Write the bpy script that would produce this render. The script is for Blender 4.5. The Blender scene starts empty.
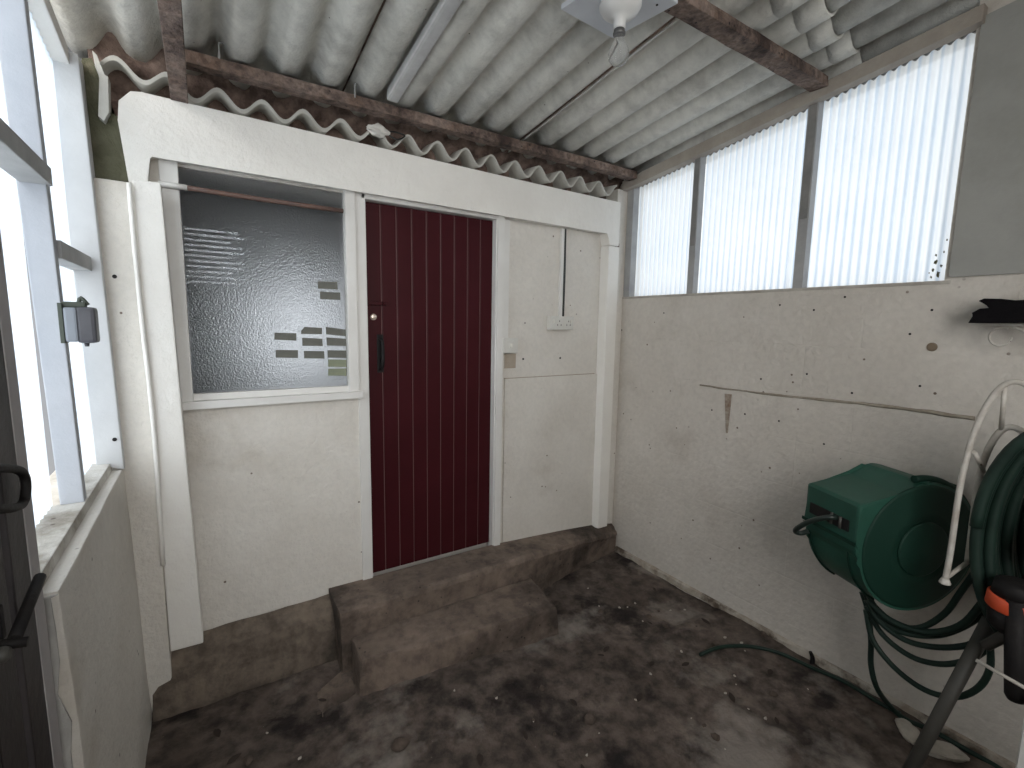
import bpy, bmesh, math, random
from mathutils import Vector, Matrix, noise
random.seed(7)
scn = bpy.context.scene
COL = scn.collection
R = math.radians

# ------------------------------------------------------------------ camera
CAM = Vector((0, 0, 1.65)); FPX = 475.0
yaw, pit, rol = R(33.1), R(-7.2), R(1.0)
Fv = Vector((math.sin(yaw)*math.cos(pit), math.cos(yaw)*math.cos(pit), math.sin(pit)))
R0 = Vector((math.cos(yaw), -math.sin(yaw), 0)); U0 = R0.cross(Fv)
Rv = R0*math.cos(rol) + U0*math.sin(rol); Uv = -R0*math.sin(rol) + U0*math.cos(rol)
cd = bpy.data.cameras.new('camera'); cam = bpy.data.objects.new('camera', cd); COL.objects.link(cam)
cd.sensor_width = 36; cd.lens = FPX/1024*36; cd.clip_start = 0.02
cam.matrix_world = Matrix(((Rv.x, Uv.x, -Fv.x, CAM.x), (Rv.y, Uv.y, -Fv.y, CAM.y), (Rv.z, Uv.z, -Fv.z, CAM.z), (0, 0, 0, 1)))
scn.camera = cam

# ------------------------------------------------------------------ world, exposure
w = bpy.data.worlds.new('overcast_sky'); scn.world = w; w.use_nodes = True
bg = w.node_tree.nodes['Background']; bg.inputs[0].default_value = (0.97, 0.985, 1.0, 1); bg.inputs[1].default_value = 1.35
sl = bpy.data.lights.new('soft_fill_sun', 'SUN'); sl.energy = 10.5; sl.angle = R(100); sl.color = (1.0, .985, .96)  # added wide soft sun, fills the inside from left and behind
so_ = bpy.data.objects.new('soft_fill_sun', sl); COL.objects.link(so_); so_.location = (-4, 1.5, 4)
so_.rotation_euler = Vector((.85, 1.0, -.40)).to_track_quat('-Z', 'Y').to_euler()
scn.view_settings.view_transform = 'Standard'; scn.view_settings.look = 'None'
scn.view_settings.gamma = 1; scn.view_settings.use_curve_mapping = False
scn.view_settings.exposure = 0.0
scn.cycles.max_bounces = 14; scn.cycles.diffuse_bounces = 8; scn.cycles.transmission_bounces = 10
scn.cycles.sample_clamp_indirect = 6

# ------------------------------------------------------------------ measuring helpers: a sight line meets a plane of the room
def ray(p):
    return Rv*((p[0]-512)/FPX) + Uv*(-(p[1]-384)/FPX) + Fv
def onX(p, x): d = ray(p); return CAM + d*((x-CAM.x)/d.x)
def onY(p, y): d = ray(p); return CAM + d*((y-CAM.y)/d.y)
def onZ(p, z): d = ray(p); return CAM + d*((z-CAM.z)/d.z)

# ------------------------------------------------------------------ materials
def mat(name, col, rough=0.8, col2=None, scale=6.0, bump=0.0, bscale=40.0, specks=None, speck_scale=18.0, speck_size=0.06,
        metal=0.0, stain=None, stain_scale=1.6, stain_lo=0.52, stain_hi=0.7, spec=0.5, detail=6.0, grit=0.0, gscale=22.0):
    m = bpy.data.materials.new(name); m.use_nodes = True
    nt = m.node_tree; N = nt.nodes; L = nt.links
    b = N['Principled BSDF']; b.inputs['Roughness'].default_value = rough; b.inputs['Metallic'].default_value = metal
    b.inputs['Specular IOR Level'].default_value = spec
    tc = N.new('ShaderNodeTexCoord'); src = tc.outputs['Object']
    out = None
    def rgb(c): 
        n = N.new('ShaderNodeRGB'); n.outputs[0].default_value = (*c, 1); return n.outputs[0]
    out = rgb(col)
    def mix(a, c, fac):
        n = N.new('ShaderNodeMix'); n.data_type = 'RGBA'
        L.new(fac, n.inputs[0]); L.new(a, n.inputs[6]); L.new(c, n.inputs[7]); return n.outputs[2]
    def noi(s, det=6.0):
        n = N.new('ShaderNodeTexNoise'); n.inputs['Scale'].default_value = s; n.inputs['Detail'].default_value = det
        n.inputs['Roughness'].default_value = 0.62
        L.new(src, n.inputs['Vector']); return n.outputs['Fac']
    def ramp(f, lo, hi):
        n = N.new('ShaderNodeMapRange'); n.inputs['From Min'].default_value = lo; n.inputs['From Max'].default_value = hi
        n.clamp = True; L.new(f, n.inputs['Value']); return n.outputs[0]
    if col2: out = mix(out, rgb(col2), ramp(noi(scale, detail), 0.35, 0.65))
    if stain: out = mix(out, rgb(stain), ramp(noi(stain_scale, 9), stain_lo, stain_hi))
    if specks:
        v = N.new('ShaderNodeTexVoronoi'); v.inputs['Scale'].default_value = speck_scale; L.new(src, v.inputs['Vector'])
        n2 = noi(4.0, 2)
        mr = N.new('ShaderNodeMapRange'); mr.inputs['From Min'].default_value = speck_size; mr.inputs['From Max'].default_value = speck_size*0.7
        mr.clamp = True; L.new(v.outputs['Distance'], mr.inputs['Value'])
        mu = N.new('ShaderNodeMath'); mu.operation = 'MULTIPLY'; L.new(mr.outputs[0], mu.inputs[0]); L.new(ramp(n2, 0.5, 0.56), mu.inputs[1])
        out = mix(out, rgb(specks), mu.outputs[0])
    if grit:
        mr = N.new('ShaderNodeMapRange'); mr.inputs['From Min'].default_value = .36; mr.inputs['From Max'].default_value = .60
        mr.inputs['To Min'].default_value = 1-grit; mr.inputs['To Max'].default_value = 1+.25*grit; L.new(noi(gscale, 10), mr.inputs['Value'])
        g = N.new('ShaderNodeMix'); g.data_type = 'RGBA'; g.blend_type = 'MULTIPLY'; g.inputs[0].default_value = 1
        L.new(out, g.inputs[6]); L.new(mr.outputs[0], g.inputs[7]); out = g.outputs[2]
    L.new(out, b.inputs['Base Color'])
    if bump:
        bp = N.new('ShaderNodeBump'); bp.inputs['Strength'].default_value = bump; bp.inputs['Distance'].default_value = 0.01
        L.new(noi(bscale, 8), bp.inputs['Height']); L.new(bp.outputs[0], b.inputs['Normal'])
    return m

M = {}
M['plaster'] = mat('cream_painted_plaster', (0.73, 0.70, 0.65), 0.75, (0.655, 0.62, 0.565), 2.5, 0.9, 32, (0.16, 0.12, 0.09), 13, 0.085, stain=(0.48, 0.43, 0.36), stain_scale=1.3, stain_lo=0.60, stain_hi=0.80, grit=.06, gscale=40)
M['whitewood'] = mat('white_painted_timber', (0.74, 0.73, 0.705), 0.55, (0.67, 0.655, 0.625), 3, 0.2, 25, (0.14, 0.11, 0.09), 7, 0.025)
M['postshade'] = mat('shaded_post_white', (.46, .475, .51), .6, (.40, .415, .45), 4, .2, 25, (.14, .11, .09), 7, .03)  # white post paint, darkened in colour against the glare of the sheets
M['studshade'] = mat('shaded_stud_white', (.57, .575, .58), .6, (.50, .505, .51), 4, .2, 25, (.14, .11, .09), 7, .03)  # white stud paint, its brightness held down in the colour too
M['beampaint'] = mat('cream_painted_beam', (0.84, 0.82, 0.775), 0.65, (0.78, 0.755, 0.71), 3, 0.7, 24, (0.15, 0.12, 0.09), 6, 0.02)
M['framegrey'] = mat('grey_painted_frame', (0.40, 0.40, 0.395), 0.6, (0.30, 0.30, 0.30), 6, 0.2, 30)
M['darkgrey'] = mat('dark_grey_timber', (0.20, 0.20, 0.195), 0.7, (0.28, 0.27, 0.26), 7, 0.3, 30)
M['plate'] = mat('weathered_wall_plate', (0.42, 0.38, 0.33), 0.8, (0.32, 0.28, 0.24), 6, 0.4, 40)
M['purlin'] = mat('brown_rough_purlin', (0.165, 0.108, 0.082), 0.9, (0.32, 0.245, 0.21), 14, 1.0, 55, (0.02, 0.015, 0.015), 28, 0.16, stain=(0.06, 0.037, 0.03), stain_scale=7, stain_lo=.46, stain_hi=.62, grit=.5, gscale=40)
M['asbestos'] = mat('grey_fibre_cement', (0.76, 0.755, 0.71), 0.9, (0.64, 0.635, 0.59), 4, 0.6, 45, (0.12, 0.11, 0.10), 14, 0.05, stain=(0.44, 0.43, 0.395), stain_scale=2.6, stain_lo=0.5, stain_hi=0.72, grit=.18, gscale=16)
M['asbestos_edge'] = mat('pale_fibre_cement', (0.56, 0.55, 0.51), 0.85, (0.44, 0.43, 0.39), 8, 0.3, 50)
M['rubble'] = mat('brown_mortar_rubble', (0.07, 0.045, 0.036), 0.95, (0.24, 0.17, 0.14), 14, 0.9, 40)
M['moss'] = mat('mossy_mortar', (0.135, 0.13, 0.085), 0.95, (0.085, 0.085, 0.05), 9, 0.9, 45, stain=(0.20, 0.17, 0.12), stain_scale=6)
M['door'] = mat('maroon_gloss_paint', (0.050, 0.0085, 0.0115), 0.38, (0.040, 0.007, 0.009), 3, 0.08, 12, spec=.12)
M['black'] = mat('black_iron', (0.010, 0.009, 0.010), 0.6, (0.018, 0.016, 0.015), 20, 0.2, 60, spec=.2)
M['darkdoor'] = mat('dark_brown_stained_door', (0.030, 0.024, 0.024), 0.55, (0.018, 0.015, 0.016), 8, 0.3, 30)
M['plastic'] = mat('white_plastic', (0.66, 0.65, 0.61), 0.4, (0.60, 0.585, 0.545), 8)
M['plastic_plug'] = mat('ivory_plastic', (0.72, 0.70, 0.64), 0.4)
M['bare'] = mat('bare_plaster_patch', (0.42, 0.36, 0.29), 0.9, (0.36, 0.30, 0.24), 20)
M['brass'] = mat('pale_brass', (0.85, 0.72, 0.62), 0.25, metal=0.6)
M['rust'] = mat('rusty_steel', (0.16, 0.095, 0.06), 0.8, (0.30, 0.22, 0.17), 30, 0.4, 60)
M['pipe'] = mat('brown_tarnished_pipe', (0.15, 0.085, 0.065), 0.55, (0.11, 0.07, 0.06), 12)
M['green'] = mat('dark_green_plastic', (0.023, 0.085, 0.060), 0.45, (0.018, 0.070, 0.049), 5, 0.08, 80, spec=.3)
M['greenshade'] = mat('shaded_green_plastic', (0.008, 0.034, 0.023), 0.6, spec=.2)  # the reel's green darkened; shade on its side is in the colour
M['hose'] = mat('dark_green_hose', (0.010, 0.022, 0.017), 0.5, (0.015, 0.034, 0.025), 10, spec=.3)
M['hoseblack'] = mat('black_green_hose', (0.012, 0.022, 0.018), 0.45)
M['whitemetal'] = mat('chipped_white_metal', (0.62, 0.60, 0.55), 0.5, (0.45, 0.41, 0.36), 16, 0.3, 60, (0.10, 0.06, 0.04), 30, 0.12)
M['greytube'] = mat('dark_grey_tube', (0.05, 0.048, 0.042), 0.55, (0.07, 0.066, 0.058), 10)
M['orange'] = mat('orange_red_plastic', (0.62, 0.085, 0.03), 0.45)
M['concrete'] = mat('dirty_concrete_step', (0.235, 0.18, 0.145), 0.92, (0.145, 0.11, 0.088), 4, 1.0, 40, (0.03, 0.022, 0.018), 26, 0.13, stain=(0.06, 0.045, 0.036), stain_scale=2.6, stain_lo=0.5, stain_hi=0.66, grit=.45, gscale=16)
M['ledge'] = mat('grimy_cement_ledge', (0.20, 0.16, 0.125), 0.95, (0.11, 0.086, 0.068), 3.2, 1.0, 34, stain=(0.045, 0.036, 0.028), stain_scale=2.2, stain_lo=0.5, stain_hi=0.66, grit=.45, gscale=14)
M['stone'] = mat('pale_stone', (0.50, 0.46, 0.40), 0.9, (0.38, 0.35, 0.30), 20, 0.5, 60)
M['chip'] = mat('pale_chip', (0.42, 0.38, 0.33), 0.9)
M['leaf'] = mat('dead_leaf', (0.022, 0.014, 0.010), 0.8, (0.04, 0.026, 0.018), 30)
M['clod'] = mat('brown_clod', (0.11, 0.083, 0.066), 0.95, (0.06, 0.044, 0.035), 30, 0.5, 60)
M['slateblue'] = mat('grey_bedding_mortar', (0.10, 0.105, 0.10), 0.9, (0.075, 0.075, 0.07), 14, 0.5, 40)
M['stickerpale'] = mat('pale_olive_paper', (0.20, 0.22, 0.15), 0.8, (0.24, 0.26, 0.18), 20)
M['sticker'] = mat('olive_grey_paper', (0.115, 0.115, 0.10), 0.8, (0.14, 0.14, 0.12), 20)
M['burnt'] = mat('charred_wood', (0.005, 0.0045, 0.0055), 0.8, (0.008, 0.007, 0.008), 14, 0.8, 40, spec=.08)
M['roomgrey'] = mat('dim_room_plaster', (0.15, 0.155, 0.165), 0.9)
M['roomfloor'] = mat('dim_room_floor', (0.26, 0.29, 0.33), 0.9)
M['ground'] = mat('outside_paving', (0.42, 0.42, 0.40), 0.9)
M['batten'] = mat('pale_grey_batten', (0.62, 0.63, 0.63), 0.5, (0.5, 0.5, 0.5), 10)
M['board'] = mat('white_mounting_board', (0.66, 0.69, 0.74), 0.6, (0.60, 0.63, 0.68), 4)
M['meter'] = mat('grey_plastic_box', (0.045, 0.045, 0.055), 0.4, (0.065, 0.065, 0.075), 12)
M['meterlight'] = mat('pale_grey_plastic', (0.20, 0.22, 0.25), 0.4)
M['cable'] = mat('black_cable', (0.02, 0.022, 0.02), 0.5)

# soil floor
def floor_mat():
    m = mat('damp_dirt_floor', (0.148, 0.116, 0.097), 0.92, (0.075, 0.056, 0.045), 3.4, 1.0, 34, (0.30, 0.27, 0.23), 30, 0.055,
            stain=(0.020, 0.013, 0.011), stain_scale=2.9, stain_lo=0.52, stain_hi=0.63, detail=9, grit=.6, gscale=13)
    nt = m.node_tree; N = nt.nodes; L = nt.links; b = N['Principled BSDF']
    old = b.inputs['Base Color'].links[0].from_socket
    tc = N.new('ShaderNodeTexCoord')
    n = N.new('ShaderNodeTexNoise'); n.inputs['Scale'].default_value = 1.55; n.inputs['Detail'].default_value = 7; n.inputs['Roughness'].default_value = .6
    mp = N.new('ShaderNodeMapping'); mp.inputs['Location'].default_value = (3.1, 5.4, 0); L.new(tc.outputs['Object'], mp.inputs[0]); L.new(mp.outputs[0], n.inputs['Vector'])
    r = N.new('ShaderNodeMapRange'); r.inputs['From Min'].default_value = .53; r.inputs['From Max'].default_value = .62; L.new(n.outputs['Fac'], r.inputs['Value'])
    mu = N.new('ShaderNodeMath'); mu.operation = 'MULTIPLY'; mu.inputs[1].default_value = .75; L.new(r.outputs[0], mu.inputs[0])
    mx = N.new('ShaderNodeMix'); mx.data_type = 'RGBA'; mx.inputs[7].default_value = (0.30, 0.265, 0.235, 1)
    L.new(mu.outputs[0], mx.inputs[0]); L.new(old, mx.inputs[6]); L.new(mx.outputs[2], b.inputs['Base Color'])
    return m
M['soil'] = floor_mat()

# painted blockwork: faint courses in the plane of the right-hand wall
def block_mat():
    m = mat('painted_blockwork', (0.64, 0.60, 0.545), 0.8, (0.575, 0.535, 0.48), 2.2, 0.0, 30, (0.16, 0.12, 0.09), 13, 0.085,
            stain=(0.44, 0.395, 0.34), stain_scale=1.5, stain_lo=0.58, stain_hi=0.78, grit=.06, gscale=36)
    nt = m.node_tree; N = nt.nodes; L = nt.links; b = N['Principled BSDF']
    tc = N.new('ShaderNodeTexCoord'); sp = N.new('ShaderNodeSeparateXYZ'); cb = N.new('ShaderNodeCombineXYZ')
    L.new(tc.outputs['Object'], sp.inputs[0]); L.new(sp.outputs[1], cb.inputs[0])
    ad = N.new('ShaderNodeMath'); ad.operation = 'ADD'; ad.inputs[1].default_value = 0.11; L.new(sp.outputs[2], ad.inputs[0]); L.new(ad.outputs[0], cb.inputs[1])
    br = N.new('ShaderNodeTexBrick'); br.inputs['Scale'].default_value = 1; br.inputs['Brick Width'].default_value = .47; br.inputs['Row Height'].default_value = .24
    br.inputs['Mortar Size'].default_value = .005; br.inputs['Mortar Smooth'].default_value = .6
    L.new(cb.outputs[0], br.inputs['Vector'])
    nz = N.new('ShaderNodeTexNoise'); nz.inputs['Scale'].default_value = 35; nz.inputs['Detail'].default_value = 8; L.new(tc.outputs['Object'], nz.inputs['Vector'])
    n2 = N.new('ShaderNodeTexNoise'); n2.inputs['Scale'].default_value = 3; n2.inputs['Detail'].default_value = 4; L.new(tc.outputs['Object'], n2.inputs['Vector'])
    rg = N.new('ShaderNodeMapRange'); rg.inputs['From Min'].default_value = .45; rg.inputs['From Max'].default_value = .65; L.new(n2.outputs['Fac'], rg.inputs['Value'])
    mu = N.new('ShaderNodeMath'); mu.operation = 'MULTIPLY'; L.new(br.outputs['Fac'], mu.inputs[0]); L.new(rg.outputs[0], mu.inputs[1])
    b1 = N.new('ShaderNodeBump'); b1.inputs['Strength'].default_value = .28; b1.inputs['Distance'].default_value = .012; b1.invert = True; L.new(mu.outputs[0], b1.inputs['Height'])
    b2 = N.new('ShaderNodeBump'); b2.inputs['Strength'].default_value = .7; b2.inputs['Distance'].default_value = .01; L.new(nz.outputs['Fac'], b2.inputs['Height']); L.new(b1.outputs[0], b2.inputs['Normal'])
    L.new(b2.outputs[0], b.inputs['Normal'])
    return m
M['block'] = block_mat()

def sheet_mat(name, tint, refraction_tint, pitch=.036):
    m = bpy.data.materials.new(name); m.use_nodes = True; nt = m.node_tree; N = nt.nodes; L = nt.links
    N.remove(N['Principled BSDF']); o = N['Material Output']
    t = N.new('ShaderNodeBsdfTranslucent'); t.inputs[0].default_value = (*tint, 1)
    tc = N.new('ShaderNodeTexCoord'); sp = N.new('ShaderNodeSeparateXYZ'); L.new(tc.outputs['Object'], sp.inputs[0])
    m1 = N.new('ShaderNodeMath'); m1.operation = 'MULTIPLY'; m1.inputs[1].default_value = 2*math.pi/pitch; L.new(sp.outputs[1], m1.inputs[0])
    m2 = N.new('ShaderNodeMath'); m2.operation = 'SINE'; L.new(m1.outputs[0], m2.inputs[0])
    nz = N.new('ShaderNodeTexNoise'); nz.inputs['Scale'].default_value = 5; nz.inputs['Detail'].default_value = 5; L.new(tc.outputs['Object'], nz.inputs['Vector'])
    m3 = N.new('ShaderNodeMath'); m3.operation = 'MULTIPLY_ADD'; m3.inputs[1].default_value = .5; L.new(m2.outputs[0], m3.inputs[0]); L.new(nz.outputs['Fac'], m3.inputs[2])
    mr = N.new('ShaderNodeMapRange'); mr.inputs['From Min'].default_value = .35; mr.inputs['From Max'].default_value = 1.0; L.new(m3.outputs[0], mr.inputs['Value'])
    mc = N.new('ShaderNodeMix'); mc.data_type = 'RGBA'; mc.inputs[6].default_value = (*tint, 1); mc.inputs[7].default_value = (*refraction_tint, 1); L.new(mr.outputs[0], mc.inputs[0]); L.new(mc.outputs[2], t.inputs[0])  # blue-grey stripes stand for refraction bands, tinted into the sheet
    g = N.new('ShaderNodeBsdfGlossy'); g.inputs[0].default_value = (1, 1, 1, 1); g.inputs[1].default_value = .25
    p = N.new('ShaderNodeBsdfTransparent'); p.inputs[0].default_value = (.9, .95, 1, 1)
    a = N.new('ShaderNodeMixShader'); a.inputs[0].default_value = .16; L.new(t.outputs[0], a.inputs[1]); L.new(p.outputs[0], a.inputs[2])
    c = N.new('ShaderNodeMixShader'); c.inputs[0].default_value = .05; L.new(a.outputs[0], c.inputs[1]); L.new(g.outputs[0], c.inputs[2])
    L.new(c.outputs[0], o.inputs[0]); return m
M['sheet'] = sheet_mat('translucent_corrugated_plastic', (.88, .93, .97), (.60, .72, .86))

def pane_mat():
    m = bpy.data.materials.new('obscure_glass'); m.use_nodes = True; nt = m.node_tree; N = nt.nodes; L = nt.links
    b = N['Principled BSDF']; b.inputs['Base Color'].default_value = (.93, .94, .95, 1); b.inputs['Roughness'].default_value = .40
    b.inputs['Transmission Weight'].default_value = 1; b.inputs['IOR'].default_value = 1.35
    tc = N.new('ShaderNodeTexCoord')
    v = N.new('ShaderNodeTexNoise'); v.inputs['Scale'].default_value = 160; v.inputs['Detail'].default_value = 2; L.new(tc.outputs['Object'], v.inputs['Vector'])
    bp = N.new('ShaderNodeBump'); bp.inputs['Strength'].default_value = .6; bp.inputs['Distance'].default_value = .007; L.new(v.outputs['Fac'], bp.inputs['Height'])
    L.new(bp.outputs[0], b.inputs['Normal']); return m
M['pane'] = pane_mat()
def clear_mat():
    m = bpy.data.materials.new('clear_far_glass'); m.use_nodes = True; nt = m.node_tree; N = nt.nodes
    N.remove(N['Principled BSDF']); p = N.new('ShaderNodeBsdfTransparent'); p.inputs[0].default_value = (.96, .98, 1, 1); g = N.new('ShaderNodeBsdfGlossy'); g.inputs[1].default_value = .05
    x = N.new('ShaderNodeMixShader'); x.inputs[0].default_value = .06; nt.links.new(p.outputs[0], x.inputs[1]); nt.links.new(g.outputs[0], x.inputs[2]); nt.links.new(x.outputs[0], N['Material Output'].inputs[0]); return m
M['farpane'] = clear_mat()
def bulb_mat():
    m = bpy.data.materials.new('frosted_bulb_glass'); m.use_nodes = True; b = m.node_tree.nodes['Principled BSDF']
    b.inputs['Base Color'].default_value = (.96, .97, .98, 1); b.inputs['Roughness'].default_value = .02
    b.inputs['Transmission Weight'].default_value = .95; b.inputs['IOR'].default_value = 1.12; return m
M['bulb'] = bulb_mat()

# ------------------------------------------------------------------ mesh helpers
class MB:
    def __init__(s): s.bm = bmesh.new()
    def box(s, x0, x1, y0, y1, z0, z1, bev=0.0, rot=None):
        vs = [s.bm.verts.new((x, y, z)) for x in (x0, x1) for y in (y0, y1) for z in (z0, z1)]
        q = [(0,1,3,2),(4,6,7,5),(0,4,5,1),(2,3,7,6),(0,2,6,4),(1,5,7,3)]
        fs = [s.bm.faces.new([vs[i] for i in f]) for f in q]
        if bev:
            es = list({e for f in fs for e in f.edges})
            r = bmesh.ops.bevel(s.bm, geom=es, offset=bev, segments=2, affect='EDGES', profile=.6)
            vs = list({v for f in r['faces'] for v in f.verts} | {v for v in vs if v.is_valid})
        if rot:
            c = Vector(((x0+x1)/2, (y0+y1)/2, (z0+z1)/2)); bmesh.ops.rotate(s.bm, verts=vs, cent=c, matrix=rot)
        return s
    def hexa(s, P, bev=0.0):      # eight corners: bottom four then top four, both counter-clockwise
        vs = [s.bm.verts.new(p) for p in P]
        fs = [s.bm.faces.new([vs[i] for i in f]) for f in [(3,2,1,0),(4,5,6,7),(0,1,5,4),(1,2,6,5),(2,3,7,6),(3,0,4,7)]]
        if bev:
            es = list({e for f in fs for e in f.edges}); bmesh.ops.bevel(s.bm, geom=es, offset=bev, segments=2, affect='EDGES', profile=.6)
        return s
    def prism(s, pts, d, bev=0.0):
        pts = [Vector(p) for p in pts]; d = Vector(d)
        a = [s.bm.verts.new(p) for p in pts]; b = [s.bm.verts.new(p+d) for p in pts]; n = len(pts)
        fs = [s.bm.faces.new(a[::-1]), s.bm.faces.new(b)] + [s.bm.faces.new((a[i], a[(i+1) % n], b[(i+1) % n], b[i])) for i in range(n)]
        if bev:
            es = list({e for f in fs for e in f.edges}); bmesh.ops.bevel(s.bm, geom=es, offset=bev, segments=2, affect='EDGES', profile=.6)
        return s
    def tube(s, pts, r, seg=10, smooth=4, cyc=False):
        P = [Vector(p) for p in pts]
        if smooth and len(P) > 2:
            Q = []; n = len(P)
            rng = range(n) if cyc else range(n-1)
            for i in rng:
                p0 = P[(i-1) % n] if cyc or i > 0 else P[0]*2-P[1]
                p1 = P[i]; p2 = P[(i+1) % n]; p3 = P[(i+2) % n] if cyc or i+2 < n else P[-1]*2-P[-2]
                for k in range(smooth):
                    t = k/smooth
                    Q.append(.5*((2*p1)+(p2-p0)*t+(2*p0-5*p1+4*p2-p3)*t*t+(3*p1-p0-3*p2+p3)*t**3))
            if not cyc: Q.append(P[-1])
            P = Q
        n = len(P); rings = []; up = None
        for i, p in enumerate(P):
            t = (P[(i+1) % n] - P[i-1]) if (cyc or 0 < i < n-1) else (P[1]-P[0] if i == 0 else P[-1]-P[-2])
            t.normalize()
            if up is None:
                up = Vector((0, 0, 1)) if abs(t.z) < .9 else Vector((1, 0, 0))
            u = (up - t*up.dot(t)).normalized(); v = t.cross(u); up = u
            rr = r(i/(n-1)) if callable(r) else r
            rings.append([s.bm.verts.new(p + (u*math.cos(a)+v*math.sin(a))*rr) for a in [2*math.pi*k/seg for k in range(seg)]])
        for i in range(n if cyc else n-1):
            A, B = rings[i], rings[(i+1) % n]
            for k in range(seg):
                f = s.bm.faces.new((A[k], A[(k+1) % seg], B[(k+1) % seg], B[k])); f.smooth = True
        if not cyc:
            s.bm.faces.new(rings[0][::-1]); s.bm.faces.new(rings[-1])
        return s
    def lathe(s, c, axis, prof, seg=28):    # prof: (distance along axis, radius)
        c = Vector(c); a = Vector(axis).normalized(); u = a.orthogonal().normalized(); v = a.cross(u); rings = []
        for h, r in prof:
            rings.append([s.bm.verts.new(c + a*h + (u*math.cos(t)+v*math.sin(t))*max(r, 1e-4)) for t in [2*math.pi*k/seg for k in range(seg)]])
        for A, B in zip(rings, rings[1:]):
            for k in range(seg):
                f = s.bm.faces.new((A[k], A[(k+1) % seg], B[(k+1) % seg], B[k])); f.smooth = True
        s.bm.faces.new(rings[0][::-1]); s.bm.faces.new(rings[-1]); return s
    def blob(s, c, sx, sy, sz, sub=2, amp=.25, seed=0, rz=0):
        r = bmesh.ops.create_icosphere(s.bm, subdivisions=sub, radius=1)
        for v in r['verts']:
            k = 1 + amp*noise.noise(v.co*1.7 + Vector((seed*3.1, seed, 1)))
            p = Vector((v.co.x*sx*k, v.co.y*sy*k, v.co.z*sz*k)); p.rotate(Matrix.Rotation(rz, 3, 'Z')); v.co = p + Vector(c)
        return s
    def build(s, name, m, parent=None, loc=None):
        me = bpy.data.meshes.new(name); bm = s.bm
        bmesh.ops.recalc_face_normals(bm, faces=bm.faces)
        off = Vector((0, 0, 0))
        if parent is not None:
            p = parent
            while p is not None: off += p.location; p = p.parent
        elif loc is not None: off = Vector(loc)
        if off.length > 0:
            for v in bm.verts: v.co -= off
        bm.to_mesh(me); bm.free(); me.materials.append(m)
        o = bpy.data.objects.new(name, me); COL.objects.link(o)
        if parent is not None: o.parent = parent
        elif loc is not None: o.location = loc
        return o
def tag(o, label=None, cat=None, group=None, kind=None):
    if label: o['label'] = label
    if cat: o['category'] = cat
    if group: o['group'] = group
    if kind: o['kind'] = kind
    return o
def thing(name, loc, label, cat, group=None, kind=None):
    o = bpy.data.objects.new(name, None); o.empty_display_size = .05; COL.objects.link(o); o.location = loc
    return tag(o, label, cat, group, kind)
def struct(o, label, cat): return tag(o, label, cat, kind='structure')
def copy_tree(o, parent=None):
    c = o.copy(); COL.objects.link(c)
    if parent: c.parent = parent
    for ch in list(o.children): copy_tree(ch, c)
    return c

WX = 2.48          # right-hand wall face
BY = 2.42          # back wall face
SL = 0.125         # roof fall towards the back wall
def roof_z(y): return 2.655 + SL*(2.28-y)     # lowest line of the roof sheets
PITCH = 0.1670; PH0 = 0.190

# ------------------------------------------------------------------ floor
bm = bmesh.new(); nx, ny = 280, 320; X0, X1, Y0, Y1 = -.9, 2.75, -1.4, 2.75; G = []
def floor_h(x, y):
    h = .016*noise.fractal(Vector((x*1.6, y*1.6, 3)), .9, 2.1, 6) + .007*noise.noise(Vector((x*9, y*9, 1))) + .0045*noise.noise(Vector((x*27, y*27, 4)))
    # old slab lying slightly proud along the right-hand wall
    e = x - (1.80 + .42*(y-1.45)*.9)
    if y < 1.56: h += .02*max(0, min(1, (x-1.78-.10*noise.noise(Vector((y*4, 0, 0))))/.05))*max(0, min(1, (1.56-y)/.05))
    return h - .006
for j in range(ny+1):
    G.append([bm.verts.new((X0+(X1-X0)*i/nx, Y0+(Y1-Y0)*j/ny, floor_h(X0+(X1-X0)*i/nx, Y0+(Y1-Y0)*j/ny))) for i in range(nx+1)])
for j in range(ny):
    for i in range(nx):
        f = bm.faces.new((G[j][i], G[j][i+1], G[j+1][i+1], G[j+1][i])); f.smooth = True
b = MB(); b.bm = bm
struct(b.build('floor', M['soil']), 'dark damp dirt and broken concrete floor', 'floor')
g = MB(); g.box(-8, 10, -8, 10, -.14, -.10)
struct(g.build('trim_9', M['ground']), 'pale paving outside around the lean-to', 'ground')

# ------------------------------------------------------------------ right-hand wall
wr = MB()
zt = lambda y: 2.802 - .124*(y-.67)      # sloping head of the window
wr.box(WX, WX+.15, -1.1, 2.62, -.1, 1.85)
wr.prism([(WX, -1.1, 1.85), (WX, .68, 1.85), (WX, .68, 3.0), (WX, -1.1, 3.25)], (.15, 0, 0))
wr.prism([(WX, 2.39, 1.85), (WX, 2.62, 1.85), (WX, 2.62, 2.62), (WX, 2.39, 2.62)], (.15, 0, 0))
wr.prism([(WX+.06, .6, zt(.6)-.01), (WX+.06, 2.62, zt(2.62)-.01), (WX+.06, 2.62, 2.80), (WX+.06, .6, 3.05)], (.09, 0, 0))
wall_right = struct(wr.build('wall_right', M['block']), 'cream painted block wall under the translucent windows on the right', 'wall')
# mortar fillet at its foot
fl = MB(); fl.prism([(WX, 0, .0), (WX-.018, 0, .0), (WX-.012, 0, .032), (WX, 0, .042)], (0, 2.36, 0)); bmesh.ops.subdivide_edges(fl.bm, edges=[e for e in fl.bm.edges if e.calc_length() > .5], cuts=60)
for v in fl.bm.verts:
    if v.co.x < WX-.001: v.co += Vector((.008*noise.noise(v.co*9), 0, .014*noise.noise(v.co*7+Vector((3, 0, 0)))))
fl.build('mortar_fillet', mat('dirty_fillet', (.50, .46, .40), .9, (.30, .25, .20), 9, .6, 35, stain=(.10, .075, .055), stain_scale=6, stain_lo=.5, stain_hi=.62), wall_right)
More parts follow.
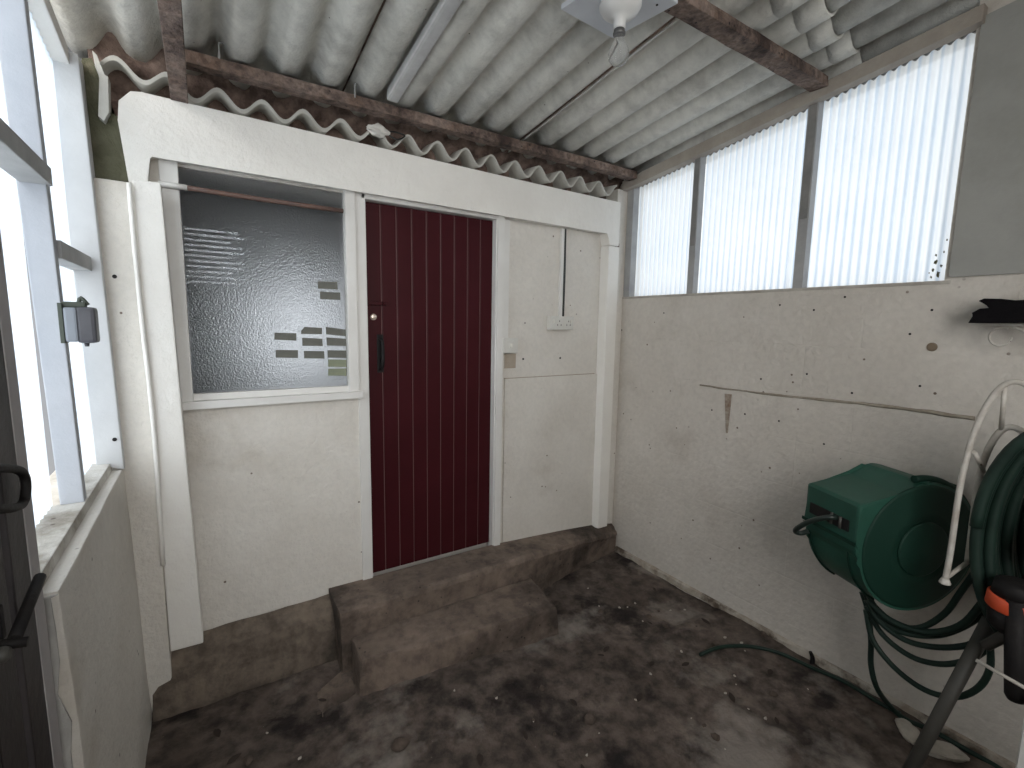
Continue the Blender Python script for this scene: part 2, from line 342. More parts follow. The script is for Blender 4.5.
# raised seam of filler along one block course
pts = []
for i in range(25):
    t = i/24; p = onX((700+275*t, 385+33*t+.9*math.sin(t*7)), WX-.001); p.z += .004*noise.noise(Vector((t*20, 0, 0))); pts.append(p)
sm = MB(); sm.tube(pts, lambda t: .0045+.0045*t+.001*math.sin(t*31), 7, 2)
tag(sm.build('filler_seam', mat('beige_filler', (.36, .32, .26), .9, (.26, .22, .17), 25), wall_right), 'raised beige seam along the block course')
fp = MB(); fp.lathe(onX((932, 347), WX-.001), (-1, 0, 0), [(0, .018), (.003, .016), (.004, .008)], 16)
tag(fp.build('filler_patch', mat('brown_filler', (.22, .17, .12), .9), wall_right), 'round brown filler spot')
for q in [(780, 305), (814, 310), (932, 310), (910, 334), (807, 374), (920, 386), (845, 297), (761, 379), (779, 421), (745, 414), (824, 444), (622, 330), (664, 313), (852, 393), (712, 410)]:
    h = MB(); h.lathe(onX(q, WX+.001), (-1, 0, 0), [(0, .0052), (.0025, .0045)], 10); h.build('screw_hole', M['black'], wall_right)

# flat panel above the wall to the right of the windows
pn = MB(); pn.prism([(WX-.012, -1.0, 1.862), (WX-.012, .665, 1.862), (WX-.012, .665, 2.80), (WX-.012, -1.0, 3.02)], (.011, 0, 0))
struct(pn.build('trim_2', mat('grey_white_panel', (.36, .36, .335), .8, (.31, .31, .29), 4, .2, 40, stain=(.30, .30, .27), stain_scale=2)), 'grey white flat panel beside the largest translucent window', 'panel')

# ------------------------------------------------------------------ right-hand windows
def corr_sheet_x(mb, x, y0, y1, z0, ztop, pitch=.036, amp=.006, sub=8):
    n = int((y1-y0)/pitch*sub); rows = 2
    A = []
    for i in range(n+1):
        y = y0+(y1-y0)*i/n; dx = amp*math.sin(2*math.pi*y/pitch)
        A.append((mb.bm.verts.new((x+dx, y, z0)), mb.bm.verts.new((x+dx, y, ztop(y)))))
    for a, b_ in zip(A, A[1:]):
        f = mb.bm.faces.new((a[0], b_[0], b_[1], a[1])); f.smooth = True
def corr_sheet_y(mb, y, x0, x1, z0, z1, pitch=.036, amp=.006, sub=6):
    n = int((x1-x0)/pitch*sub); A = []
    for i in range(n+1):
        x = x0+(x1-x0)*i/n; d = amp*math.sin(2*math.pi*(x-x0)/pitch)
        A.append((mb.bm.verts.new((x, y+d, z0)), mb.bm.verts.new((x, y+d, z1))))
    for a, b_ in zip(A, A[1:]):
        f = mb.bm.faces.new((a[0], b_[0], b_[1], a[1])); f.smooth = True
win = thing('window_2', (WX+.03, 1.5, 1.85), 'row of three translucent corrugated plastic panels along the right wall', 'window', kind='structure')
mull = [(1.838, 1.882), (1.214, 1.262)]
edges = [(2.385, 1.882), (1.838, 1.262), (1.214, .682)]
for (b1, a1), lab in zip(edges, ['farthest and smallest translucent panel', 'middle translucent panel', 'nearest and largest translucent panel']):
    s = MB(); corr_sheet_x(s, WX+.055, a1-.01, b1+.01, 1.845, lambda y: zt(y)-.004)
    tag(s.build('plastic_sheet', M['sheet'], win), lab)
for y0, y1 in mull:
    s = MB(); s.box(WX-.004, WX+.045, y0, y1, 1.85, zt(y0)+.0, .003); s.build('mullion', M['framegrey'], win)
    s = MB(); s.box(WX-.007, WX-.0042, y0+.006, y1-.008, 2.13+.05*(y0 < 1.5), zt(y0)-.02, 0); tag(s.build('dark_strip', M['darkgrey'], win), 'darker upper part of the mullion')  # darker strip on the upper part of each mullion
s = MB(); s.box(WX-.004, WX+.05, 2.345, 2.40, 1.85, zt(2.345), .003); s.build('window_stile', M['framegrey'], win)
s = MB(); s.box(WX+.02, WX+.05, .668, .684, 1.85, zt(.672), .002); s.build('window_stile', M['framegrey'], win)
s = MB(); s.box(WX-.003, WX+.06, .66, 2.41, 1.836, 1.851, .004); s.build('sill', mat('worn_sill', (.50, .47, .42), .8, (.36, .33, .29), 9), win)
# scalloped dark foam closure along the head
low = [(WX+.034, .685+i*(1.70/285), zt(.685+i*(1.70/285))-.018-.007*math.sin(2*math.pi*(.685+i*(1.70/285))/.036)) for i in range(286)]
s = MB(); s.prism(low+[(WX+.034, 2.385, zt(2.385)+.02), (WX+.034, .685, zt(.685)+.02)], (.012, 0, 0)); s.build('head_closure', M['darkgrey'], win)
s = MB()
for (px_, py_), r_ in (((936, 262), .010), ((933, 270), .008), ((938, 274), .012), ((931, 277), .006), ((941, 266), .007), ((944, 252), .005), ((936, 255), .006), ((929, 273), .004), ((947, 240), .005)):
    p = onX((px_, py_), WX+.046); s.blob(p, .002, r_*.45, r_*.8, 2, 1.1, r_*999)
tag(s.build('moss_specks', M['moss'], win), 'dark mossy specks at the lower corner of the nearest panel')
# sloping wall plate over the windows
pl = MB(); pl.prism([(2.438, .655, 2.7735), (2.438, 2.42, 2.772-.124*1.755), (2.438, 2.42, 2.772-.124*1.755+.066), (2.438, .655, 2.833)], (.055, 0, 0), .004)
tag(pl.build('wall_plate', M['plate'], loc=(2.46, 1.2, 2.7)), 'weathered sloping timber plate above the right windows', 'beam')

# ------------------------------------------------------------------ back wall
DX0, DX1, DZ0, DZ1 = .700, 1.452, .279, 2.245
GX0, GX1, GZ0, GZ1 = -.045, .600, 1.322, 2.30
wb = MB(); YB = BY+.10
wb.box(-.33, -.10, BY, YB, -.1, 2.40)              # left of the window
wb.box(-.10, .66, BY, YB, -.1, 1.262)              # under the window
wb.box(DX0-.03, DX1+.05, BY+.078, YB, -.1, 2.3)
wb.box(.65, .70, BY+.02, YB, -.1, 2.3)
wb.box(-.10, 2.62, BY, YB, 2.255, 2.44)            # over the openings, behind the beam
wb.box(DX1+.03, 2.62, BY+.012, YB, -.1, 2.30)      # right of the door
wb.box(DX1+.075, 2.50, BY, BY+.02, -.1, 1.318)     # lower board standing slightly proud
wall_back = struct(wb.build('wall_back', M['plaster']), 'cream painted back wall with the maroon door and obscure window', 'wall')
for q in [(523, 359), (560, 358)]:
    h = MB(); h.lathe(onY(q, BY+.0135), (0, -1, 0), [(0, .0075), (.003, .0065)], 10); h.build('screw_hole', M['black'], wall_back)
bp = MB(); a = onY((504.5, 354), BY+.011); c = onY((515.5, 368), BY+.011); bp.box(a.x, c.x, BY+.009, BY+.012, c.z, a.z)
tag(bp.build('bare_patch', M['bare'], wall_back), 'unpainted patch left below the switch')

jt = MB(); jt.box(DX1+.075, 2.26, BY+.004, BY+.013, 1.318, 1.3225); jt.build('board_joint', M['bare'], wall_back)

# window in the back wall
w1 = thing('window_1', (.28, BY+.02, 1.3), 'obscure glass window left of the maroon door', 'window', kind='structure')
s = MB(); s.box(-.108, -.045, BY-.025, BY+.045, 1.27, 2.30, .004); s.build('frame_stile', M['whitewood'], w1)
s = MB(); s.box(.600, .648, BY-.025, BY+.045, 1.27, 2.30, .004); s.build('frame_stile', M['whitewood'], w1)
s = MB(); s.box(-.115, .665, BY-.045, BY+.045, 1.268, 1.302, .004); s.build('sill', M['whitewood'], w1)
s = MB(); s.box(-.046, .602, BY-.005, BY+.04, 1.300, 1.330, .003); s.build('bottom_rail', M['whitewood'], w1)
s = MB(); s.box(GX0-.005, GX1+.005, BY+.016, BY+.022, GZ0, GZ1); s.build('pane', M['pane'], w1)
# pale strips behind the pane giving its fine horizontal lines
s = MB()
for k in range(11):
    z = 1.80+.0215*k; s.box(GX0+.004, GX0+.20+.03*math.sin(k*2.2), BY+.0222, BY+.0255, z, z+.0085)
tag(s.build('pane_lines', mat('pale_grey_line', (.62, .64, .66), .6), w1), 'pale horizontal lines seen in the glass')

# dim room behind the obscure window
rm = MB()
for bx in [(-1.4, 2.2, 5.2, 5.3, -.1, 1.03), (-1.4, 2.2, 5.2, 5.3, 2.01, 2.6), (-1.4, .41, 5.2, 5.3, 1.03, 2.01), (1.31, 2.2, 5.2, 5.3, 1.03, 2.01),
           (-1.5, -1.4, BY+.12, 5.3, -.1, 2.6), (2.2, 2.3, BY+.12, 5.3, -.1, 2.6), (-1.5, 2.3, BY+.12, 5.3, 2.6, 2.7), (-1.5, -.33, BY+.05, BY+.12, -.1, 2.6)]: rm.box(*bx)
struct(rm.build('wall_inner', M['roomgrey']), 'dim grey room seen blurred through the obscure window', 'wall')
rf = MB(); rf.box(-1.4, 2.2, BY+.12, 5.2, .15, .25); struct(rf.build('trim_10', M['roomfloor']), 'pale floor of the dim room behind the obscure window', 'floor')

s = MB(); s.box(.40, 1.32, 5.23, 5.235, 1.02, 2.02); struct(s.build('window_5', M['farpane']), 'bright far window seen blurred through the obscure glass', 'window')
# stickers on the pane
K = 2.952
labs = ['upper of the two small olive stickers high on the obscure pane', 'lower of the two small olive stickers high on the obscure pane',
        'olive sticker at the left end of the top sticker row on the pane', 'olive sticker at the left end of the lower sticker row on the pane',
        'olive sticker with a cut corner in the middle column, topmost there', 'olive sticker in the middle column, between two others',
        'olive sticker at the bottom of the middle sticker column', 'slanted olive sticker topmost of the right-hand stack beside the frame',
        'olive sticker second from the top of the right-hand stack', 'olive sticker third from the top of the right-hand stack',
        'olive sticker fourth from the top of the right-hand stack', 'olive green sticker at the very bottom of the right-hand stack']
rects = [((495,387),(553,390),(554,412),(496,409)), ((502,418),(562,421),(562,443),(502,440)), ((367,539),(432,541),(432,563),(367,560)),
         ((371,590),(437,591),(437,614),(371,613)), ((456,522),(508,525),(508,544),(446,543),(446,534)), ((449,554),(509,557),(510,579),(450,578)),
         ((454,593),(514,594),(515,616),(455,615)), ((519,522),(577,530),(578,550),(520,544)), ((521,553),(578,557),(579,579),(522,577)),
         ((524,591),(579,592),(580,614),(525,613)), ((526,618),(580,619),(580,641),(526,640)), ((526,646),(580,645),(580,667),(526,666))]
for lab, rc in zip(labs, rects):
    P = [onY((150+x/K, 150+y/K), BY+.0145) for x, y in rc]
    s = MB(); s.prism(P, (0, .0012, 0)); c = sum(P, Vector())/len(P)
    tag(s.build('sticker', M['stickerpale'] if ('fourth' in lab or 'very bottom' in lab) else M['sticker'], loc=c), lab, 'sticker', 'stickers on the obscure pane')
# tarnished pipe across the top of the window
p0, p1 = onY((158, 183.5), BY-.035), onY((343, 211), BY-.035)
pi = thing('pipe', (p0+p1)/2, 'thin brown tarnished pipe running across the top of the obscure window', 'pipe')
s = MB(); s.tube([p0+(p1-p0)*.13, p0+(p1-p0)*.5+Vector((0, 0, -.002)), p1], .0105, 10, 3); s.build('bare_length', M['pipe'], pi)
s = MB(); s.tube([p0, p0+(p1-p0)*.135], .0115, 10, 0); tag(s.build('painted_length', M['whitewood'], pi), 'white painted end of the pipe')

# door
d1 = thing('door_1', (1.08, BY+.04, DZ0), 'maroon vertical plank door in the back wall', 'door', kind='structure')
s = MB(); nb = 9; bw = (DX1-DX0-.006)/nb
for k in range(nb):
    x = DX0+.003+k*bw; s.box(x+.0014, x+bw-.0014, BY+.032, BY+.070, DZ0+.006, DZ1-.006, .005)
s.build('plank_panel', M['door'], d1)
s = MB(); s.box(DX0+.004, DX1-.004, BY+.0355, BY+.072, DZ0+.007, DZ1-.007); tag(s.build('groove_backing', mat('pale_maroon', (.15, .075, .072), .7), d1), 'paler grooves between the planks')  # paler maroon board showing in the grooves
c = onY((373.5, 317), BY+.03); s = MB(); s.lathe(c+Vector((0, .003, 0)), (0, -1, 0), [(0, .017), (.004, .017), (.007, .014), (.009, .006)], 18); tag(s.build('keyhole_cover', M['brass'], d1), 'shiny pale round keyhole cover')
a, c = onY((380, 336), BY+.03), onY((380.5, 371), BY+.03)
h = MB(); h.box(a.x-.017, a.x+.017, BY+.027, BY+.033, c.z-.008, a.z+.008, .002); hp = h.build('handle_plate', M['black'], d1)
h = MB(); h.tube([(a.x, BY+.028, a.z-.012), (a.x, BY-.008, a.z-.03), (a.x, BY-.016, (a.z+c.z)/2), (a.x, BY-.008, c.z+.03), (a.x, BY+.028, c.z+.012)], .0085, 10, 5); h.build('door_handle', M['black'], d1)
a, c = onY((366, 303), BY+.03), onY((386, 304), BY+.03)
h = MB(); h.box(a.x-.004, c.x, BY+.012, BY+.033, a.z-.008, a.z+.008, .002); h.lathe((c.x-.02, BY+.012, a.z), (0, -1, 0), [(0, .006), (.016, .006), (.018, .008), (.024, .006)], 12); h.build('latch_bolt', M['door'], d1)
# door frame
for nm, x0, x1, ys, lab in (('trim_3', .648, DX0, BY-.012, 'white door jamb between the obscure window and the maroon door'), ('trim_4', DX1, DX1+.044, BY-.022, 'white door jamb right of the maroon door')):
    s = MB(); s.box(x0, x1, ys, BY+.05, DZ0-.02, 2.30, .004)
    if nm == 'trim_4': s.box(DX1-.006, DX1+.022, ys+.012, BY+.05, DZ0-.02, 2.262, .003)
    else: s.box(DX0-.012, DX0+.003, BY-.005, BY+.05, DZ0, 2.262, .002)
    struct(s.build(nm, M['whitewood']), lab, 'door frame')
s = MB(); s.box(DX0-.02, DX1+.02, BY-.012, BY+.05, DZ1-.004, 2.29, .003); struct(s.build('trim_5', M['whitewood']), 'white head of the maroon door frame under the beam', 'door frame')

# ------------------------------------------------------------------ beam over door and window
YF = 2.352
bl, br_ = onY((118, 90), YF), onY((619, 202), YF)
s = MB()
zb, ztp = 2.267, 2.470
prof = [(-.200, zb-.12), (-.142, zb-.12), (-.138, zb-.012), (-.125, zb), (2.262, zb-.012), (2.282, zb-.09), (2.368, zb-.09), (2.368, ztp-.01), (1.5, ztp-.006), (.5, ztp+.006), (0, ztp+.012), (-.14, ztp+.018), (-.175, ztp+.012), (-.212, ztp-.03), (-.218, ztp-.10)]
s.prism([(x, YF, z) for x, z in prof], (0, .20, 0), .008)
tag(s.build('lintel_beam', M['beampaint'], loc=(1.07, YF+.1, zb)), 'long cream painted beam over the obscure window and maroon door', 'beam')

# left corner post with cover strip and conduit
s = MB(); s.hexa([(-.182, 2.298, .265), (-.066, 2.298, .262), (-.066, BY, .262), (-.182, BY, .265), (-.185, 2.298, 2.155), (-.100, 2.298, 2.157), (-.100, BY-.075, 2.157), (-.185, BY-.075, 2.155)], .006)
tag(s.build('corner_post', M['beampaint'], loc=(-.13, 2.33, .26)), 'cream corner post left of the obscure window, below the beam end', 'post')
s = MB(); s.box(-.300, -.186, 2.325, BY, .0, 2.148, .006)
struct(s.build('trim_6', M['plaster']), 'cream wall return in the left corner beside the corner post', 'wall')
pts = [onY(q, 2.29) for q in ((129, 183), (134, 240), (143, 330), (151, 400), (157, 470), (163, 565))]
s = MB(); s.tube(pts, .0085, 8, 4)
cp = tag(s.build('conduit_pipe', M['beampaint'], loc=pts[-1]), 'thin cream painted conduit down the left corner post', 'pipe')
# right column
s = MB(); s.hexa([(2.298, 2.365, .21), (2.386, 2.365, .21), (2.386, BY+.01, .21), (2.283, BY+.01, .21), (2.288, 2.365, 2.175), (2.386, 2.365, 2.175), (2.386, BY+.01, 2.175), (2.273, BY+.01, 2.175)], .006)
tag(s.build('corner_post', M['beampaint'], loc=(2.34, 2.39, .21)), 'cream post in the right corner beside the block wall', 'post')
s = MB(); s.box(2.392, WX+.05, BY-.012, YB, -.1, 2.56); struct(s.build('trim_7', M['plaster']), 'narrow cream strip of wall in the right corner behind the post', 'wall')
s = MB(); s.blob((2.37, 2.385, 2.175), .022, .02, .035, 2, .6, 4); tag(s.build('broken_mortar', M['rubble'], loc=(2.37, 2.385, 2.14)), 'small crumbling brown mortar lump at the right end of the beam', 'rubble')

# mossy bare mortar beside the beam end
outl = [(82,58),(79,75),(80,92),(82,110),(82,128),(84,146),(86,160),(86,180),(134,181),(134,160),(130,142),(127,128),(121,119),(110,112),(103,98),(97,78),(92,58)]
P = [onY(q, 2.366) for q in outl]
s = MB(); s.prism(P, (0, .05, 0))
bmesh.ops.triangulate(s.bm, faces=s.bm.faces[:]); bmesh.ops.subdivide_edges(s.bm, edges=s.bm.edges[:], cuts=3, use_grid_fill=True)
for v in s.bm.verts:
    if v.co.y < 2.38: v.co.y += .008*noise.noise(v.co*28)
tag(s.build('mortar_patch', M['moss'], loc=(-.25, 2.38, 2.15)), 'mossy olive brown mortar patch left of the beam end', 'mortar')

# ------------------------------------------------------------------ roof sheets
ceil = thing('ceiling', (1.1, 1.0, 2.7), 'grey corrugated fibre cement roof sheets falling towards the back wall', 'ceiling', kind='structure')
def roof_sheet(x0, x1, y0, y1, dz, thick=.007, amp=.027, jag=0.0, seed=0):
    mb = MB(); n = max(6, int((x1-x0)/PITCH*16)); top = []; bot = []
    ys = [y0, y0+.03, (y0+y1)/2, y1]
    rows = []
    for k, y in enumerate(ys):
        ra, rb = [], []
        for i in range(n+1):
            x = x0+(x1-x0)*i/n
            ph = 2*math.pi*(x-PH0)/PITCH; c = math.cos(ph)
            u = (1-c)/2; prof = 2.15*amp*u**1.7
            yy = y
            z = roof_z(yy)+prof+dz
            ra.append(mb.bm.verts.new((x, yy, z))); rb.append(mb.bm.verts.new((x, yy, z+thick)))
        rows.append((ra, rb))
    for (a, a2), (b_, b2) in zip(rows, rows[1:]):
        for i in range(n):
            for q in ((a[i], a[i+1], b_[i+1], b_[i]), (a2[i], b2[i], b2[i+1], a2[i+1])):
                f = mb.bm.faces.new(q); f.smooth = True
        for i in (0, n): mb.bm.faces.new((a[i], b_[i], b2[i], a2[i]))
    for ra, rb in (rows[0], rows[-1]):
        for i in range(n): mb.bm.faces.new((ra[i], rb[i], rb[i+1], ra[i+1]))
    return mb
cuts = [-.42, .605, 1.522, 2.60]
for k in range(3):
    x0, x1 = cuts[k], cuts[k+1]
    roof_sheet(x0+(0, .006, .020)[k], x1-.006, 1.00+.03*k, 2.60, 0).build('roof_sheet', M['asbestos'], ceil)
    roof_sheet(x0-.03*(k > 0), x1+.02, -1.25, 1.16+.03*k, .014+.010*(k % 2)).build('roof_sheet', M['asbestos'], ceil)
for x in cuts[1:3]: roof_sheet(x-.12, x+.12, 1.2, 2.60, .05).build('seam_shade_strip', M['rubble'], ceil)  # dark strips above the seams; the shade of the gaps is their colour
# ragged lapped ends near the second purlin
for (x0, x1, y0, y1) in ((1.60, 1.76, .985, 1.09), (1.765, 1.93, .955, 1.09), (1.935, 2.09, .985, 1.09), (2.10, 2.40, 1.03, 1.12)):
    roof_sheet(x0, x1, y0, y1, -.003, .008).build('lapped_sheet_end', M['asbestos'], ceil)

# ------------------------------------------------------------------ purlins, rafter, batten
def slope_beam(mb, x0, x1, y0, y1, z0, z1, bev=.004): mb.box(x0, x1, y0, y1, z0, z1, bev)
def rough(mb, a=.003, s=30):
    bmesh.ops.subdivide_edges(mb.bm, edges=[e for e in mb.bm.edges if e.calc_length() > .25], cuts=20, use_grid_fill=True)
    for v in mb.bm.verts: v.co += Vector((0, noise.noise(v.co*s)*a, noise.noise(v.co*s+Vector((9, 0, 0)))*a))
s = MB(); s.box(-.02, 2.42, 2.272, 2.338, 2.600, 2.645, .003); rough(s)
tag(s.build('purlin', M['purlin'], loc=(1.2, 2.305, 2.6)), 'long brown rough purlin under the roof just in front of the back beam', 'beam', None)
s = MB(); s.box(.92, 2.436, 1.162, 1.240, 2.743, 2.785, .003); rough(s)
tag(s.build('purlin', M['purlin'], loc=(1.7, 1.2, 2.743)), 'brown rough purlin ending on the plate above the right windows, beside the lamp', 'beam', None)
s = MB(); y0, y1 = 1.25, 2.35; z = lambda y: 2.485+.118*(2.3-y)
s.hexa([(-.060, y0, z(y0)), (.000, y0, z(y0)), (.004, y1, z(y1)), (-.052, y1, z(y1)), (-.060, y0, z(y0)+.105), (.000, y0, z(y0)+.105), (.004, y1, z(y1)+.108), (-.052, y1, z(y1)+.108)], .003); rough(s)
tag(s.build('rafter', M['purlin'], loc=(-.03, 1.8, 2.5)), 'short brown rafter running overhead onto the left end of the beam', 'beam')
s = MB(); a = onZ((392, 101), 2.655); 
yb0, yb1 = 1.30, a.y
s.hexa([(.745, yb0, roof_z(yb0)-.012), (.800, yb0, roof_z(yb0)-.012), (a.x+.027, yb1, 2.648), (a.x-.027, yb1, 2.648), (.745, yb0, roof_z(yb0)+.02), (.800, yb0, roof_z(yb0)+.02), (a.x+.027, yb1, 2.70), (a.x-.027, yb1, 2.70)], .012)
tag(s.build('batten', M['batten'], loc=(.79, 1.7, 2.7)), 'pale grey batten running up the roof sheets from the long purlin', 'batten')
# bent nails on the long purlin
for q, lab in (((219, 50), 'bent nail standing on the long purlin near its left end'), ((355, 90), 'bent nail standing on the long purlin left of the pale batten')):
    p = onY(q, 2.268); s = MB(); s.tube([p+Vector((0, .004, -.03)), p, p+Vector((0, -.002, .022)), p+Vector((.012, .008, .032))], .0032, 7, 4)
    tag(s.build('nail', M['framegrey'], loc=p), lab, 'nail')

# corrugated sheet ends lying on the beam, with rubble packed behind
s = MB(); PW, PX0 = .1602, .028; n = 230; xa, xb = -.285, 2.345; rows = []
for y, dz in ((2.372, 0), (2.48, .012), (2.66, .03)):
    ra, rb = [], []
    for i in range(n+1):
        x = xa+(xb-xa)*i/n; c = math.cos(2*math.pi*(x-PX0)/PW)
        zz = 2.496+(.030+.006*max(0, min(1, (x-.75)/.2)))*(1-c)+dz+.004*noise.noise(Vector((x*5, 0, 0))) - .008*(x/2.4)
        if x < .02: zz += .025*min(1, (.02-x)/.12)
        ra.append(s.bm.verts.new((x, y+.012*noise.noise(Vector((x*3, 7, 0))), zz))); rb.append(s.bm.verts.new((x, y+.012*noise.noise(Vector((x*3, 7, 0))), zz+(.017 if x < .8 else .010))))
    rows.append((ra, rb))
for (a, a2), (b_, b2) in zip(rows, rows[1:]):
    for i in range(n):
        for q in ((a[i], a[i+1], b_[i+1], b_[i]), (a2[i], b2[i], b2[i+1], a2[i+1])):
            f = s.bm.faces.new(q); f.smooth = True
    for i in (0, n): s.bm.faces.new((a[i], b_[i], b2[i], a2[i]))
for i in range(n): s.bm.faces.new((rows[0][0][i], rows[0][1][i], rows[0][1][i+1], rows[0][0][i+1]))
tag(s.build('corrugated_sheet', M['asbestos_edge'], loc=(1.07, 2.5, 2.5)), 'wavy end of a corrugated sheet lying on top of the cream beam', 'roof sheet')
s = MB(); n = 160; rws = []
for k in range(9):
    rws.append([s.bm.verts.new((-.3+2.9*i/n, 2.57-.15*k/8+.03*noise.noise(Vector((i*.3, k*.8, 2))), 2.44+.0335*k)) for i in range(n+1)])
for a, b_ in zip(rws, rws[1:]):
    for i in range(n): f = s.bm.faces.new((a[i], a[i+1], b_[i+1], b_[i])); f.smooth = True
s.box(-.5, 2.7, 2.60, 2.68, 2.4, 2.9)
struct(s.build('trim_8', M['rubble']), 'brown mortar rubble packed between the wavy sheet and the roof', 'mortar')
# broken flap of sheet at the left end
P = [onY(q, 2.33) for q in ((92, 50), (97, 55), (104, 75), (108, 76), (109, 112), (104, 121), (98, 116), (100, 78), (95, 66))]
s = MB(); s.prism(P, (0, .06, 0), .002); tag(s.build('sheet_fragment', M['asbestos_edge'], loc=P[5]), 'broken corrugated sheet fragment hanging by the mossy mortar', 'roof sheet')
# pale cable clip and torn wrapping on the sheet edge
s = MB(); c = onY((378, 130), 2.36); s.blob(c, .05, .02, .026, 3, .5, 3); tag(s.build('torn_wrapping', M['plastic'], loc=c), 'torn white plastic scrap stuck between wavy sheet and long purlin', 'scrap')
s = MB(); c = onY((396, 138), 2.36); s.tube([c+Vector((-.05, 0, .015)), c+Vector((0, -.01, -.01)), c+Vector((.045, 0, .02)), c+Vector((.0, .01, .03))], .004, 7, 5, True); tag(s.build('wire_loop', M['cable'], loc=c), 'small black wire loop beside the torn white scrap', 'wire')

# ------------------------------------------------------------------ left wall
LX = -.285
s = MB(); s.hexa([(-.42, 1.30, -.05), (-.268, 1.345, -.05), (-.262, 2.33, -.05), (-.42, 2.42, -.05), (-.42, 1.30, 1.07), (LX, 1.315, 1.07), (LX, 2.36, 1.07), (-.42, 2.42, 1.07)], .006)
bmesh.ops.subdivide_edges(s.bm, edges=[e for e in s.bm.edges if e.calc_length() > .2], cuts=14, use_grid_fill=True)
for v in s.bm.verts: v.co.x += .004*noise.noise(v.co*5)
struct(s.build('wall_left', M['plaster']), 'low cream painted wall under the left glazing', 'wall')
s = MB(); s.hexa([(-.47, 1.24, 1.066), (-.316, 1.24, 1.066), (-.316, 2.31, 1.066), (-.47, 2.31, 1.066), (-.47, 1.24, 1.10), (-.318, 1.24, 1.10), (-.318, 2.31, 1.10), (-.47, 2.31, 1.10)], .003)
tag(s.build('sill_board', mat('dirty_white_sill', (.62, .60, .56), .7, (.45, .42, .37), 9, .4, 40, (.10, .08, .06), 12, .08, stain=(.25, .22, .18), stain_scale=5, stain_lo=.5, stain_hi=.64), loc=(-.39, 1.8, 1.07)), 'dirty white sill board on top of the low left wall', 'sill')
w3 = thing('window_3', (-.35, 1.8, 1.1), 'translucent glazing with white timber posts above the low left wall', 'window', kind='structure')
s = MB(); s.hexa([(-.376, 1.836, 1.10), (-.322, 1.836, 1.10), (-.322, 1.875, 1.10), (-.376, 1.875, 1.10), (-.395, 1.79, 2.50), (-.334, 1.79, 2.50), (-.334, 1.83, 2.50), (-.395, 1.83, 2.50)], .003); s.build('glazing_post', M['postshade'], w3)
s = MB(); s.hexa([(-.358, 2.285, 1.10), (-.278, 2.285, 1.07), (-.278, 2.40, 1.07), (-.358, 2.40, 1.10), (-.385, 2.285, 2.545), (-.304, 2.285, 2.54), (-.304, 2.40, 2.54), (-.385, 2.40, 2.545)], .004); st_ = s.build('end_stud', M['studshade'], w3)
for q in ((114.6, 276.5), (114.6, 439.5)):
    h = MB(); h.lathe(onY(q, 2.2845), (0, -1, 0), [(0, .0075), (.003, .0065)], 10); h.build('screw_hole', M['black'], st_)
s = MB(); s.box(-.385, -.319, 1.20, 1.82, 2.000, 2.048, .003); s.build('transom', M['framegrey'], w3)
s = MB(); s.box(-.376, -.319, 1.85, 2.30, 1.812, 1.862, .003); s.build('transom', M['framegrey'], w3)
s = MB(); s.hexa([(-.42, .2, 2.83), (-.328, .2, 2.83), (-.328, 2.42, 2.478), (-.42, 2.42, 2.478), (-.42, .2, 2.885), (-.328, .2, 2.885), (-.328, 2.42, 2.532), (-.42, 2.42, 2.532)], .004); s.build('top_plate', M['whitewood'], w3)
for a1, b1, xs, lab in ((1.20, 1.84, -.395, 'nearer translucent panel'), (1.885, 2.415, -.374, 'farther translucent panel')):
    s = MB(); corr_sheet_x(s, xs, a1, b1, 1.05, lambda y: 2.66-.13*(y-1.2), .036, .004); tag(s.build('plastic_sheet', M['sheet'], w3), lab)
s = MB(); e = [(-.372, 1.064), (-.286, 1.064)]
for i in range(15):
    z = 1.06-1.04*i/14; e.append((-.286+.016*(1-z)-.010-.012*noise.noise(Vector((z*7, 3, 0)))-(.012 if i % 5 == 3 else 0), z))
e.append((-.372, .02)); s.prism([(x, 1.299+(x+.42)*(.111+.086*(1.07-z)/1.12), z) for x, z in e], (0, -.005, 0))
tag(s.build('bare_end', mat('bare_grey_cement', (.42, .41, .385), .9, (.34, .33, .31), 12, .5, 40)), 'unpainted grey cement end of the low left wall', 'cement')
# jamb, dark frame and the dark entrance door
s = MB(); s.hexa([(-.40, 1.235, -.02), (-.300, 1.235, -.02), (-.300, 1.290, -.02), (-.40, 1.290, -.02), (-.40, 1.205, 2.62), (-.300, 1.205, 2.62), (-.300, 1.262, 2.62), (-.40, 1.262, 2.62)], .003)
struct(s.build('trim_11', mat('grey_white_jamb', (.42, .40, .40), .6, (.34, .32, .32), 6)), 'grey white jamb between the left glazing and the dark door', 'door frame')
d2 = thing('door_2', (-.32, .8, 0), 'dark brown entrance door at the left edge', 'door', kind='structure')
s = MB()
for k in range(8): s.box(-.345, -.305, .245+k*.109, .245+(k+1)*.109-.002, .03, 2.15, .003)
s.build('plank_panel', M['darkdoor'], d2)
s = MB(); s.box(-.36, -.302, 1.135, 1.234, -.02, 2.2, .003); s.box(-.36, -.302, .13, .238, -.02, 2.2, .003); s.box(-.36, -.302, .13, 1.234, 2.16, 2.25, .003); s.build('door_frame', M['darkdoor'], d2)
